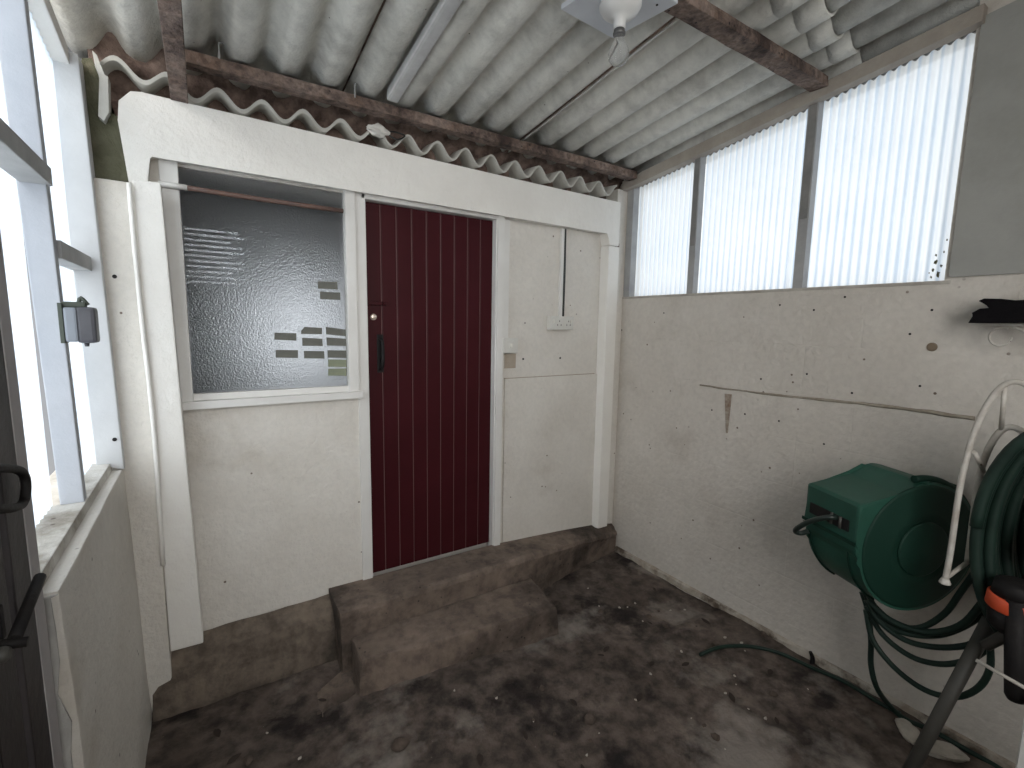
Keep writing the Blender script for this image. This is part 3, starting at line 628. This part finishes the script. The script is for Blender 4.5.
# U-shaped pull handle and sliding bolt
pp = [onX(q, -.285) for q in ((-12, 468), (14, 469), (24, 475), (26, 490), (23, 503), (13, 508), (-12, 509))]
s = MB(); s.tube(pp, .0075, 8, 4); s.box(-.305, -.288, pp[0].y-.02, pp[0].y+.01, pp[-1].z-.01, pp[0].z+.01, .002); s.build('pull_handle', M['black'], d2)
q0, q1 = onX((14, 640), -.27), onX((40, 577), -.27)
s = MB(); s.tube([q0, q1], .009, 10, 0); s.tube([q0+Vector((-.03, 0, 0)), q0+Vector((.015, 0, -.008))], .008, 8, 0); s.box(-.305, -.285, q0.y+.012, q0.y+.03, q0.z-.005, q0.z+.05, .003); s.build('sliding_bolt', M['black'], d2)
s = MB(); c = onX((5, 654), -.275); s.lathe(c, (1, 0, 0), [(-.02, .012), (0, .012), (.006, .008)], 12); s.build('bolt_head', M['greytube'], d2)
# rest of the left wall nearer than the door, and the unseen wall behind the camera, its opening added for light
s = MB(); s.box(-.42, -.30, -1.1, .128, -.1, 3.2); s.box(-.42, -.30, .128, 1.235, 2.25, 2.9); struct(s.build('wall_side', M['plaster']), 'cream wall beside the dark entrance door', 'wall')
s = MB(); s.box(-.42, -.28, -1.1, -1.0, -.1, 3.3); s.box(1.15, 2.63, -1.1, -1.0, -.1, 3.3); s.box(-.28, 1.15, -1.1, -1.0, -.1, 1.30); s.box(-.28, 1.15, -1.1, -1.0, 3.0, 3.3)
struct(s.build('wall_front', M['plaster']), 'unseen cream wall behind the viewer, its wide opening added for light', 'wall')

# grey weatherproof box hung on the glazing post
c0 = onY((81, 322), 1.80)
bx = thing('junction_box', c0, 'small dark grey weatherproof box hung on the left glazing post', 'box')
x0, x1 = onY((66, 322), 1.80).x, onY((97, 322), 1.80).x; z1, z0 = onY((80, 307), 1.80).z, onY((80, 343), 1.80).z
xm = x0+(x1-x0)*.42
s = MB(); s.box(xm-.004, x1, 1.775, 1.835, z0, z1, .009); s.build('cover', M['meter'], bx)
s = MB(); s.box(x0, xm, 1.772, 1.83, z0+.004, z1-.002, .006); tag(s.build('lens', M['meterlight'], bx), 'paler left half of the box')
s = MB(); s.box(x0-.006, x0+.046, 1.79, 1.82, z1-.002, z1+.014, .004); s.tube([(x0+.03, 1.80, z1+.010), (x0+.036, 1.80, z1+.026), (x0+.05, 1.80, z1+.006)], .005, 8, 3); s.box(x0-.012, x0-.002, 1.78, 1.83, z0, z1+.01, .002); s.build('hanger', mat('greenish_dark_metal', (.05, .06, .045), .6), bx)
s = MB(); s.lathe((xm+.012, 1.80, z0), (0, 0, -1), [(0, .006), (.010, .005)], 10); s.build('cable_gland', M['meter'], bx)

# ------------------------------------------------------------------ electrical fittings right of the door
yf = BY+.012
def px_box(q0, q1, y): a = onY(q0, y); c = onY(q1, y); return a.x, c.x, c.z, a.z
x0, x1, z0, z1 = px_box((503.5, 338), (518, 353), BY-.03)
sw = thing('light_switch', ((x0+x1)/2, yf, z0), 'square white light switch beside the maroon door', 'switch')
s = MB(); s.box(x0, x1, BY-.03, yf, z0, z1, .004); sbx = s.build('back_box', M['plastic'], sw)
s = MB(); cx = (x0+x1)/2; s.box(cx-.006, cx+.008, BY-.038, BY-.029, (z0+z1)/2-.012, (z0+z1)/2+.012, .003); s.build('rocker', M['plastic_plug'], sbx)
tp = onY((508, 219), BY-.01)
s = MB(); s.box(x0+.006, x0+.046, BY-.010, yf, z1-.004, 2.25, .003)
tag(s.build('conduit_trunking', M['whitewood'], loc=(x0+.026, yf, z1)), 'white cable trunking rising from the light switch beside the door', 'trunking')
x0, x1, z0, z1 = px_box((551, 316), (573.5, 330), BY-.03)
so = thing('power_socket', ((x0+x1)/2, yf, z0), 'white double power socket right of the light switch', 'socket')
s = MB(); s.box(x0, x1, BY-.03, yf, z0, z1, .004); pbx = s.build('back_box', M['plastic'], so)
w_ = x1-x0
for k in (0, 1):
    s = MB(); u = x0+w_*(.26+.40*k)
    for dx, dz in ((.02, .012), (.006, -.012), (.034, -.012)): s.box(u+dx-.003, u+dx+.003, BY-.0315, BY-.029, (z0+z1)/2+dz-.005, (z0+z1)/2+dz+.005)
    s.build('outlet', mat('dim_slots', (.22, .21, .19), .6) if k == 0 else bpy.data.materials['dim_slots'], pbx)
    s = MB(); s.box(x0+w_*(.12+.76*k)-.006, x0+w_*(.12+.76*k)+.006, BY-.036, BY-.029, (z0+z1)/2-.002, (z0+z1)/2+.022, .002); s.build('switch_rocker', M['plastic_plug'], pbx)
ztop = 2.25; u = onY((562, 316), BY-.01).x
s = MB(); s.box(u-.020, u+.004, BY-.008, yf, z1-.004, ztop, .003); tag(s.build('conduit_trunking', M['whitewood'], loc=(u-.008, yf, z1)), 'white cable trunking rising from the power socket beside the black cable', 'trunking')
s = MB(); s.tube([(u+.013, BY-.002, z1-.004), (u+.014, BY-.003, (z1+ztop)/2), (u+.011, BY-.002, ztop)], .0085, 8, 4); tag(s.build('cable', M['cable'], loc=(u+.013, yf, z1)), 'black cable dropping to the power socket beside the white trunking', 'cable')

# ------------------------------------------------------------------ ceiling lamp
Zb = 2.742
B = [onZ(q, Zb-.018) for q in ((561, 9), (613, 38), (678, 3))]
A4 = B[0]+B[2]-B[1]
lc = (B[0]+B[2])/2
lm = thing('ceiling_lamp', (lc.x, lc.y, Zb), 'bare bulb lamp on a square white board under the roof', 'lamp')
P = [Vector((p.x, p.y, Zb-.020)) for p in (B[0], B[1], B[2], A4)]
s = MB(); s.prism(P, (0, 0, .018), .002); s.build('mounting_board', M['board'], lm)
t = onZ((620, 14), Zb-.05)
s = MB(); s.lathe((t.x, t.y, Zb-.019), (0, 0, -1), [(0, .070), (.010, .070), (.028, .060), (.042, .040), (.050, .022), (.072, .020), (.08, .019)], 30); lh = s.build('lamp_holder', mat('white_lamp_plastic', (.72, .72, .71), .35), lm)
t2 = Vector((t.x, t.y, Zb-.095)); ax = Vector((.02, .0, -1)).normalized()
s = MB(); s.lathe(t2, ax, [(0, .0185), (.012, .0185), (.014, .021), (.020, .021), (.022, .016)], 24); tag(s.build('lamp_collar', mat('dull_collar', (.16, .16, .16), .4, metal=.5), lh), 'dark collar above the bulb')
s = MB(); s.lathe(t2+ax*.018, ax, [(0, .014), (.011, .015), (.026, .021), (.044, .031), (.061, .0355), (.078, .033), (.091, .0235), (.098, .011), (.100, .001)], 28); s.build('bulb', M['bulb'], lh)
for q in ((657, 5),):
    c = onZ(q, Zb-.021); s = MB(); s.lathe(c+Vector((0, 0, .003)), (0, 0, -1), [(0, .004), (.004, .004)], 8); s.build('screw', M['black'], lm)

# ------------------------------------------------------------------ steps and ledge
def stone_block(mb, P, bev, amp, s=9):
    mb.hexa(P, bev)
    bmesh.ops.subdivide_edges(mb.bm, edges=[e for e in mb.bm.edges if e.calc_length() > .09], cuts=10, use_grid_fill=True)
    for v in mb.bm.verts:
        v.co += Vector((noise.noise(v.co*s), noise.noise(v.co*s+Vector((5, 0, 0))), noise.noise(v.co*s+Vector((0, 5, 0)))))*amp
s = MB(); RW = []
def lerp(tab, x):
    for (x0, y0), (x1, y1) in zip(tab, tab[1:]):
        if x <= x1: return y0+(y1-y0)*max(0, (x-x0)/(x1-x0))
    return tab[-1][1]
yft = [(.47, 2.175), (1.60, 2.185), (2.0, 2.255), (2.47, 2.345)]; zft = [(.47, .283), (1.60, .277), (2.0, .235), (2.47, .165)]
yfb = [(.47, 2.155), (1.60, 2.19), (1.85, 2.27), (2.47, 2.365)]; zbk = [(.47, .287), (1.45, .280), (2.0, .245), (2.47, .205)]
for i in range(121):
    x = .475+1.998*i/120; a, c = lerp(yft, x), lerp(zft, x); f, h = lerp(yfb, x), lerp(zbk, x)
    sec = [(f, -.03), (f+(a-f)*.33, c*.33), (f+(a-f)*.7, c*.7), (a-.004, c-.030), (a+.004, c-.010), (a+.020, c-.001), (a+(BY-a)*.4, c+(h-c)*.4), (a+(BY-a)*.75, c+(h-c)*.75), (BY, h), (BY, -.03)]
    row = []
    for k, (yy, zz_) in enumerate(sec):
        p = Vector((x, yy, zz_))
        if 0 < k < 8: p += Vector((0, noise.noise(p*7)*.010+noise.noise(p*24)*.005, noise.noise(p*7+Vector((0, 5, 0)))*.006+noise.noise(p*24+Vector((0, 5, 0)))*.004))
        row.append(s.bm.verts.new(p))
    RW.append(row)
for A_, B_ in zip(RW, RW[1:]):
    for k in range(10): s.bm.faces.new((A_[k], A_[(k+1) % 10], B_[(k+1) % 10], B_[k]))
s.bm.faces.new(RW[0]); s.bm.faces.new(RW[-1][::-1])
tag(s.build('concrete_step', M['concrete'], loc=(1.45, 2.3, 0)), 'long dirty concrete step below the maroon door', 'step')
s = MB(); stone_block(s, [(.500, 1.965, -.03), (1.535, 1.835, -.03), (1.60, 2.15, -.03), (.52, 2.16, -.03), (.518, 1.985, .147), (1.520, 1.850, .147), (1.575, 2.175, .147), (.520, 2.178, .147)], .014, .007)
tag(s.build('concrete_slab', M['concrete'], loc=(1.03, 2.0, 0)), 'lower brown concrete block laid in front of the long step', 'step')
s = MB(); stone_block(s, [(-.262, 2.280, -.03), (.50, 2.262, -.03), (.50, BY, -.03), (-.262, BY, -.03), (-.262, 2.345, .185), (.50, 2.315, .205), (.50, BY, .268), (-.262, BY, .262)], .03, .009, 7)
tag(s.build('cement_ledge', M['ledge'], loc=(.1, 2.3, 0)), 'grimy rounded cement ledge along the wall foot left of the step', 'ledge')
s = MB(); stone_block(s, [(1.02, 2.150, .148), (1.32, 2.150, .148), (1.32, 2.20, .148), (1.02, 2.20, .148), (1.02, 2.155, .235), (1.32, 2.155, .235), (1.32, 2.20, .24), (1.02, 2.20, .24)], .01, .006)
def slab(q, name, lab, h, mt, seed):
    P = [onZ(p, .0) for p in q]; c = sum(P, Vector())/len(P); fz = floor_h(c.x, c.y)
    s = MB(); s.prism([(p.x, p.y, fz-.03) for p in P], (0, 0, .03+h), .006)
    bmesh.ops.triangulate(s.bm, faces=s.bm.faces[:]); bmesh.ops.subdivide_edges(s.bm, edges=s.bm.edges[:], cuts=2, use_grid_fill=True)
    for v in s.bm.verts: v.co.z += .006*noise.noise(v.co*12)
    return tag(s.build(name, mt, loc=(c.x, c.y, 0)), lab, 'stone')
slab(((322, 718), (316, 690), (342, 668), (352, 676), (356, 690)), 'broken_slab', 'broken concrete piece on the dirt left of the lower block', .006, M['concrete'], 1)
# pale stones by the foot of the trolley
for (q, sx, sy, lab, rz) in (((912, 727), .062, .035, 'pale flat stone left of the trolley leg', .6), ((944, 745), .085, .042, 'larger pale flat stone right of the trolley leg', -.9)):
    c = onZ(q, .02); s = MB(); s.blob((c.x-.04, c.y, .022), sx, sy, .022, 3, .35, sx*50, rz); tag(s.build('flat_stone', M['stone'], loc=(c.x-.04, c.y, 0)), lab, 'stone')
c = onZ((815, 660), 0.01); s = MB(); s.tube([(c.x-.03, c.y, -.01), (c.x-.028, c.y, .03), (c.x-.036, c.y+.01, .062)], lambda t: .012-.004*t, 7, 3)
tag(s.build('peg', M['black'], loc=(c.x-.03, c.y, 0)), 'short black peg standing at the foot of the block wall', 'peg')

# ------------------------------------------------------------------ things on the block wall
p0, p1 = onX((728.5, 394), WX-.002), onX((727, 433), WX-.002)
s = MB(); s.prism([(WX-.006, p0.y-.020, p0.z), (WX-.006, p0.y+.022, p0.z), (WX-.006, p1.y+.006, p1.z), (WX-.006, p1.y-.004, p1.z)], (.006, 0, 0), .0015)
tag(s.build('hinge_strap', mat('painted_rusty_strap', (.40, .36, .30), .7, (.20, .12, .08), 22, .3, 50), loc=p1), 'tapered rusty hinge strap hanging below the wall seam', 'hinge')

# charred board on a scrolled white bracket
sh = onX((1005, 311), 2.40)
br = thing('shelf_bracket', (WX, sh.y, sh.z-.05), 'small white scrolled metal bracket under the charred board', 'bracket')
zz = onX((990, 324), 2.42).z
yA, yB = onX((970, 324), 2.42).y, .28
s = MB(); s.box(2.395, 2.43, yB, yA-.01, zz-.006, zz, .001); s.box(2.43, WX+.004, (yA+yB)/2, (yA+yB)/2+.03, zz-.006, zz, .001); s.build('top_bar', M['whitemetal'], br)
cs = onX((1001, 337), 2.42); pts = []
for i in range(22):
    t = i/21; a = R(60)+t*R(300); r_ = .034-.004*t; pts.append((2.415, cs.y - math.cos(a)*r_*.9, cs.z + math.sin(a)*r_))
s = MB(); s.tube(pts, .0042, 7, 2); s.build('scroll', M['whitemetal'], br)
s = MB(); s.tube([(2.415, cs.y-.02, zz-.004), (2.415, cs.y-.09, zz-.05), (2.43, cs.y-.15, zz-.13)], .005, 7, 4); s.build('brace', M['whitemetal'], br)
outl = [(968,323),(974,317),(972,313),(980,308),(990,309),(987,305),(978,301),(984,298),(1000,299),(1015,300),(1040,299),(1060,302),(1060,322),(1000,322.5)]
P = [onX(q, 2.34) for q in outl]
s = MB(); s.prism(P, (.13, -.0, 0), .002)
for v in s.bm.verts: v.co += Vector((0, noise.noise(v.co*40)*.004, noise.noise(v.co*35)*.003))
bd = s.build('charred_board', M['burnt'], loc=P[0]); bd.location.z += zz+.0005-min(p.z for p in P)+.002
tag(bd, 'charred black broken board lying on the white scrolled bracket', 'board')

# ------------------------------------------------------------------ wall hose reel
aa = R(25); dv = Vector((math.sin(aa), math.cos(aa), 0)); nv = Vector((-dv.y, dv.x, 0)); zv = Vector((0, 0, 1))
RC = Vector((2.228, .682, .858)); W = .25
def rp(n_, d_, z_): return RC + nv*n_ + dv*d_ + zv*z_
reel = thing('hose_reel', (RC.x, RC.y, RC.z-.265), 'dark green plastic hose reel mounted on the block wall', 'hose reel')
RR = .248
def arc(a0, a1, n, r=RR): return [(math.cos(R(a0+(a1-a0)*i/n))*r, math.sin(R(a0+(a1-a0)*i/n))*r) for i in range(n+1)]
prof = [(.268, .165), (.262, .172), (.08, .206), (.02, .236)] + arc(88, 350, 44) + [(.262, -.01), (.266, .028)]
s = MB(); s.prism([rp(a, -W/2, b_) for a, b_ in prof], dv*W, .012); s.build('housing', M['green'], reel)
# slot bezel and slot
s = MB(); s.prism([rp(.266, -W/2+.035, .058), rp(.266, -W/2+.035, .100), rp(.266, W/2-.030, .100), rp(.266, W/2-.030, .058)], nv*.006)
slt = s.build('slot', M['black'], reel)
for dd in (-.015, -.055):
    s = MB(); s.tube([rp(.272, dd, .057), rp(.272, dd, .101)], .006, 8, 0); s.build('guide_roller', M['greytube'], slt)
# front door seam and lower cover
s = MB(); P = [rp(math.cos(R(a))*(RR+.004), -W/2+.045, math.sin(R(a))*(RR+.004)) for a in range(-62, -1, 6)]
s.tube(P, .004, 6, 2); s.tube([rp(math.cos(R(a))*(RR+.004), W/2-.02, math.sin(R(a))*(RR+.004)) for a in range(-62, -1, 6)], .004, 6, 2); s.build('cover_seam', M['greenshade'], reel)
s = MB(); s.prism([rp(.270, -W/2-.004, .018), rp(.270, -W/2-.004, .030), rp(.270, W/2+.004, .030), rp(.270, W/2+.004, .018)], nv*.004); s.build('cover_lip', M['greenshade'], reel)
# side rim, hub
s = MB(); s.lathe(rp(0, -W/2+.002, 0), -dv, [(0, .240), (.005, .237), (.008, .228), (.009, .150), (.013, .138), (.015, .125), (.013, .118), (.013, .01)], 48); sdc = s.build('side_disc', M['greenshade'], reel)
s = MB(); s.lathe(rp(0, -W/2-.010, 0), -dv, [(0, .105), (.006, .104), (.009, .098), (.009, .005)], 32); s.build('hub_cap', M['greenshade'], sdc)
# carry ridge over the top
s = MB(); s.tube([rp(math.cos(R(a))*(RR+.006), -W/2+.028, math.sin(R(a))*(RR+.006)) for a in range(84, 178, 8)], .014, 8, 2); s.build('top_ridge', M['greenshade'], reel)
# wall bracket behind
s = MB(); s.prism([rp(-.235, -.03, -.20), rp(-.235, -.03, .20), rp(-.25, -.03, .20), rp(-.25, -.03, -.20)], dv*.06, .004)
s.box(WX-.03, WX-.001, RC.y+.06, RC.y+.16, .66, 1.00, .004); s.build('wall_bracket', M['greenshade'], reel)
# hose tail looped out of the slot
P = [rp(.262, -.035, .088), rp(.30, -.03, .090), rp(.318, .03, .050), rp(.322, .09, -.005), rp(.312, .11, -.03), rp(.290, .105, -.035), rp(.272, .09, -.02)]
s = MB(); s.tube(P, .010, 10, 5); tag(s.build('hose_tail', M['hoseblack'], reel), 'black hose tail looping from the slot')

# ------------------------------------------------------------------ hose trailing under the reel and over the floor
def PXs(L, x): return [onX(q, x) for q in L]
s = MB()
def strand(L, x0, x1, r=.0105):
    n = len(L); s.tube([onX(q, x0+(x1-x0)*i/(n-1)) for i, q in enumerate(L)], r, 9, 5)
strand([(866,585),(872,602),(890,622),(918,628),(944,614),(962,590),(985,560),(1010,540)], 2.22, 2.20)
strand([(864,590),(872,608),(890,627),(915,635),(945,634),(978,618),(1008,590)], 2.24, 2.20)
strand([(866,600),(880,622),(905,640),(935,647),(968,645),(990,632),(1010,610)], 2.23, 2.18)
strand([(866,606),(882,634),(910,656),(940,664),(968,660),(988,648),(1010,625)], 2.26, 2.20)
strand([(866,610),(873,640),(895,668),(925,690),(955,697),(978,688),(990,668),(990,640)], 2.26, 2.18)
strand([(868,600),(890,620),(925,632),(960,626),(985,600),(1010,570)], 2.21, 2.17, .012)
P = PXs([(862,592),(868,612),(871,640),(871,665),(877,688)], 2.29) + [onZ((890,706), .06), onZ((905,719), .02)]
for q in ((935,731),(965,745),(1000,765),(1030,790)): P.append(onZ(q, .012))
P = [Vector((min(p.x, WX-.035), p.y, p.z)) for p in P]
s.tube(P, .0105, 9, 5)
tag(s.build('garden_hose', M['hose'], loc=(2.24, .6, .02)), 'dark green hose hanging in loops below the green reel', 'hose')
L = [(700,657),(720,650),(750,648),(780,654),(812,667),(845,684),(875,702),(900,716)]
P = [onZ(q, .014) for q in L]; P = [Vector((min(p.x, WX-.034), p.y, floor_h(p.x, p.y)+.010)) for p in P]
s = MB(); s.tube(P, .0095, 9, 5); tag(s.build('garden_hose', M['hose'], loc=P[3]), 'thin dark green hose lying on the dirt along the block wall foot', 'hose')

# ------------------------------------------------------------------ hose trolley at the right edge
TX = 2.02
tr = thing('hose_trolley', (TX, .40, 0), 'white and grey metal hose trolley frame at the right edge', 'trolley')
o = PXs([(945,581),(950,555),(955,520),(961,482),(970,445),(983,412),(998,390),(1012,382),(1026,385),(1042,402),(1052,430),(1056,470),(1056,560)], TX)
s = MB(); s.tube(o, .0085, 10, 4); s.lathe(o[0], (0, 0, -1), [(-.01, .010), (.004, .016), (.008, .016), (.009, .010)], 12); tag(s.build('hoop', M['whitemetal'], tr), 'outer white hoop')
i_ = PXs([(968,562),(972,530),(976,500),(981,470),(990,446),(1002,430),(1016,428),(1032,440)], TX+.07)
s = MB(); s.tube(i_, .0095, 10, 4); s.build('inner_hoop', M['whitemetal'], tr)
for a, c in (((946,578), (969,561)), ((974,452), (984,472)), ((1005,385), (1001,432))):
    s = MB(); s.tube([onX(a, TX), onX(c, TX+.07)], .0065, 8, 0); s.build('cross_rod', M['whitemetal'], tr)
a = onX((990, 620), TX+.06); c = onZ((893, 782), .0); c = Vector((min(c.x, 2.15), c.y, 0)); c = onX((904, 782), TX-.06); 
d_ = (c-a); c = a + d_*((a.z)/(a.z-c.z))
s = MB(); s.tube([a, c], .020, 14, 0); tag(s.build('leg', M['greytube'], tr), 'dark grey slanting tube leg')
s = MB(); g0 = onX((1016, 600), TX-.06); g1 = onX((1016, 702), TX-.06); s.lathe(g0, g1-g0, [(0, .026), ((g1-g0).length-.02, .026), ((g1-g0).length-.006, .02), ((g1-g0).length, .008)], 16)
tag(s.build('grip', M['black'], tr), 'black rounded handle grip')
s = MB(); a, c = onX((962, 664), TX-.05), onX((1050, 620), TX-.05); s.tube([onX((985, 646), TX-.03), onX((1050, 612), TX-.03)], .016, 10, 0); s.build('axle', M['greytube'], tr)
s = MB(); s.tube([onX((976, 660), TX-.09), onX((1060, 708), TX-.09)], .0055, 8, 0); tag(s.build('tie_rod', M['whitemetal'], tr), 'thin pale rod')
dc = onX((1060, 548), TX+.06); s = MB(); s.lathe((TX-.01, dc.y, dc.z), (1, 0, 0), [(0, .05), (.01, .06), (.03, .062), (.21, .062), (.23, .05)], 24)
for k in range(4):
    u = Vector((0, math.cos(R(45+90*k)), math.sin(R(45+90*k)))); s.tube([Vector((TX+.10, dc.y, dc.z))+u*.05, Vector((TX+.10, dc.y, dc.z))+Vector((0, u.y*.115, u.z*.30))], .010, 8, 0)
tag(s.build('hub', M['black'], tr), 'black hub and arms carrying the hose coil')
# orange connector
a, c = onX((986, 597), TX-.04), onX((1040, 622), TX-.04)
m_ = (a+c)/2; s = MB(); u = (onX((1003, 640), TX-.04)-onX((1015, 592), TX-.04)).normalized()
s.lathe(onX((1017, 597), TX-.02), u, [(0, .060), (.004, .064), (.040, .064), (.044, .060)], 28); con = s.build('orange_collar', M['orange'], tr); con['label'] = 'orange red plastic collar'
s = MB(); s.lathe(onX((1017, 597), TX-.02)+u*.043, u, [(0, .058), (.05, .052), (.07, .036)], 24); s.lathe(onX((1017, 597), TX-.02)-u*.05, u, [(0, .03), (.01, .054), (.052, .058)], 24); s.build('collar_body', M['black'], tr)
# hose wound on the trolley: one continuous coil
s = MB(); cc = onX((1056, 548), TX+.06); P = []
turns = 9; per = 26
for k in range(turns*per+1):
    t = k/per; a = 2*math.pi*t; tt = int(t)
    ry = .150+.010*math.sin(t*2.1)-.008*t; rz = .345-.012*t+.012*math.sin(t*1.3)
    P.append(Vector((TX-.01+.024*t, cc.y+.01+ry*math.cos(a), cc.z+.02+rz*math.sin(a))))
s.tube(P, .0165, 10, 2); tag(s.build('garden_hose', M['hose'], loc=(TX+.06, cc.y, cc.z-.36)), 'thick dark green hose coiled on the trolley at the right edge', 'hose')
# white container at the very edge
k0 = onX((1014, 768), 1.86); k1 = onX((1021, 700), 1.86)
wc = thing('white_container', (1.895, k0.y-.12, 0), 'white plastic container at the bottom right corner', 'container')
s = MB(); s.box(1.86, 1.93, k0.y-.26, k0.y, .0, k1.z, .02); s.build('body', mat('clean_white_plastic', (.85, .85, .82), .4), wc)
s = MB(); s.lathe((1.895, k0.y-.16, k1.z-.002), (0, 0, 1), [(0, .03), (.03, .03), (.034, .026)], 20); s.build('cap', M['plastic_plug'], wc)

# ------------------------------------------------------------------ litter on the floor: one of each kind, then copies
def litter(name, mk, mt, label, group, spots, cat):
    proto = None
    for (x, y, r_, sc) in spots:
        if proto is None:
            proto = mk().build(name, mt); o_ = proto; tag(o_, label, cat, group)
        else:
            o_ = proto.copy(); COL.objects.link(o_)
        o_.location = (x, y, floor_h(x, y)+.001); o_.rotation_euler = (0, 0, r_); o_.scale = (sc, sc, sc)
def free(x, y):
    if y > 1.80 and .44 < x < 1.66: return False
    if y > 2.10: return False
    if x < -.22 or x > 2.40: return False
    if x > 1.75 and y < .75: return False
    return True
def spots(n, s0, s1, pred=lambda x, y: True):
    out = []
    while len(out) < n:
        x, y = random.uniform(-.2, 2.35), random.uniform(.7, 2.1)
        if free(x, y) and pred(x, y): out.append((x, y, random.uniform(0, 6.28), random.uniform(s0, s1)))
    return out
litter('stone_chip', lambda: MB().blob((0, 0, .004), .010, .007, .005, 1, .6, 5), M['chip'], 'tiny pale stone chip scattered on the dark dirt floor', 'pale chips on the dirt floor', spots(60, .35, 1.0), 'stone chip')
def leaf():
    m = MB(); pts = [(-.022, 0), (-.010, .009), (.004, .011), (.018, .005), (.026, 0), (.015, -.007), (0, -.010), (-.012, -.007)]
    m.prism([(x, y, .003+.25*abs(y)+.1*max(0, x)) for x, y in pts], (0, 0, .0012)); return m
litter('dead_leaf', leaf, M['leaf'], 'small dark dead leaf on the dirt floor', 'dead leaves on the dirt floor', spots(44, .5, 1.3), 'leaf')
litter('soil_clod', lambda: MB().blob((0, 0, .007), .020, .016, .011, 2, .5, 8), M['clod'], 'small brown soil clod on the dirt floor', 'soil clods on the dirt floor', spots(40, .3, 1.0), 'clod')
for q, sc, lab in (((590, 717), 1.3, 'rounded dark pebble lying on the dirt near the bottom centre'), ((763, 637), .9, 'rounded dark pebble on the dirt near the hose end'), ((400, 745), 1.5, 'dark pebble on the dirt in front of the lower block, left')):
    p = onZ(q, .01); s = MB(); s.blob((p.x, p.y, floor_h(p.x, p.y)+.012), .022*sc, .018*sc, .015*sc, 2, .3, sc*9); tag(s.build('pebble', M['clod'], loc=(p.x, p.y, 0)), lab, 'stone')
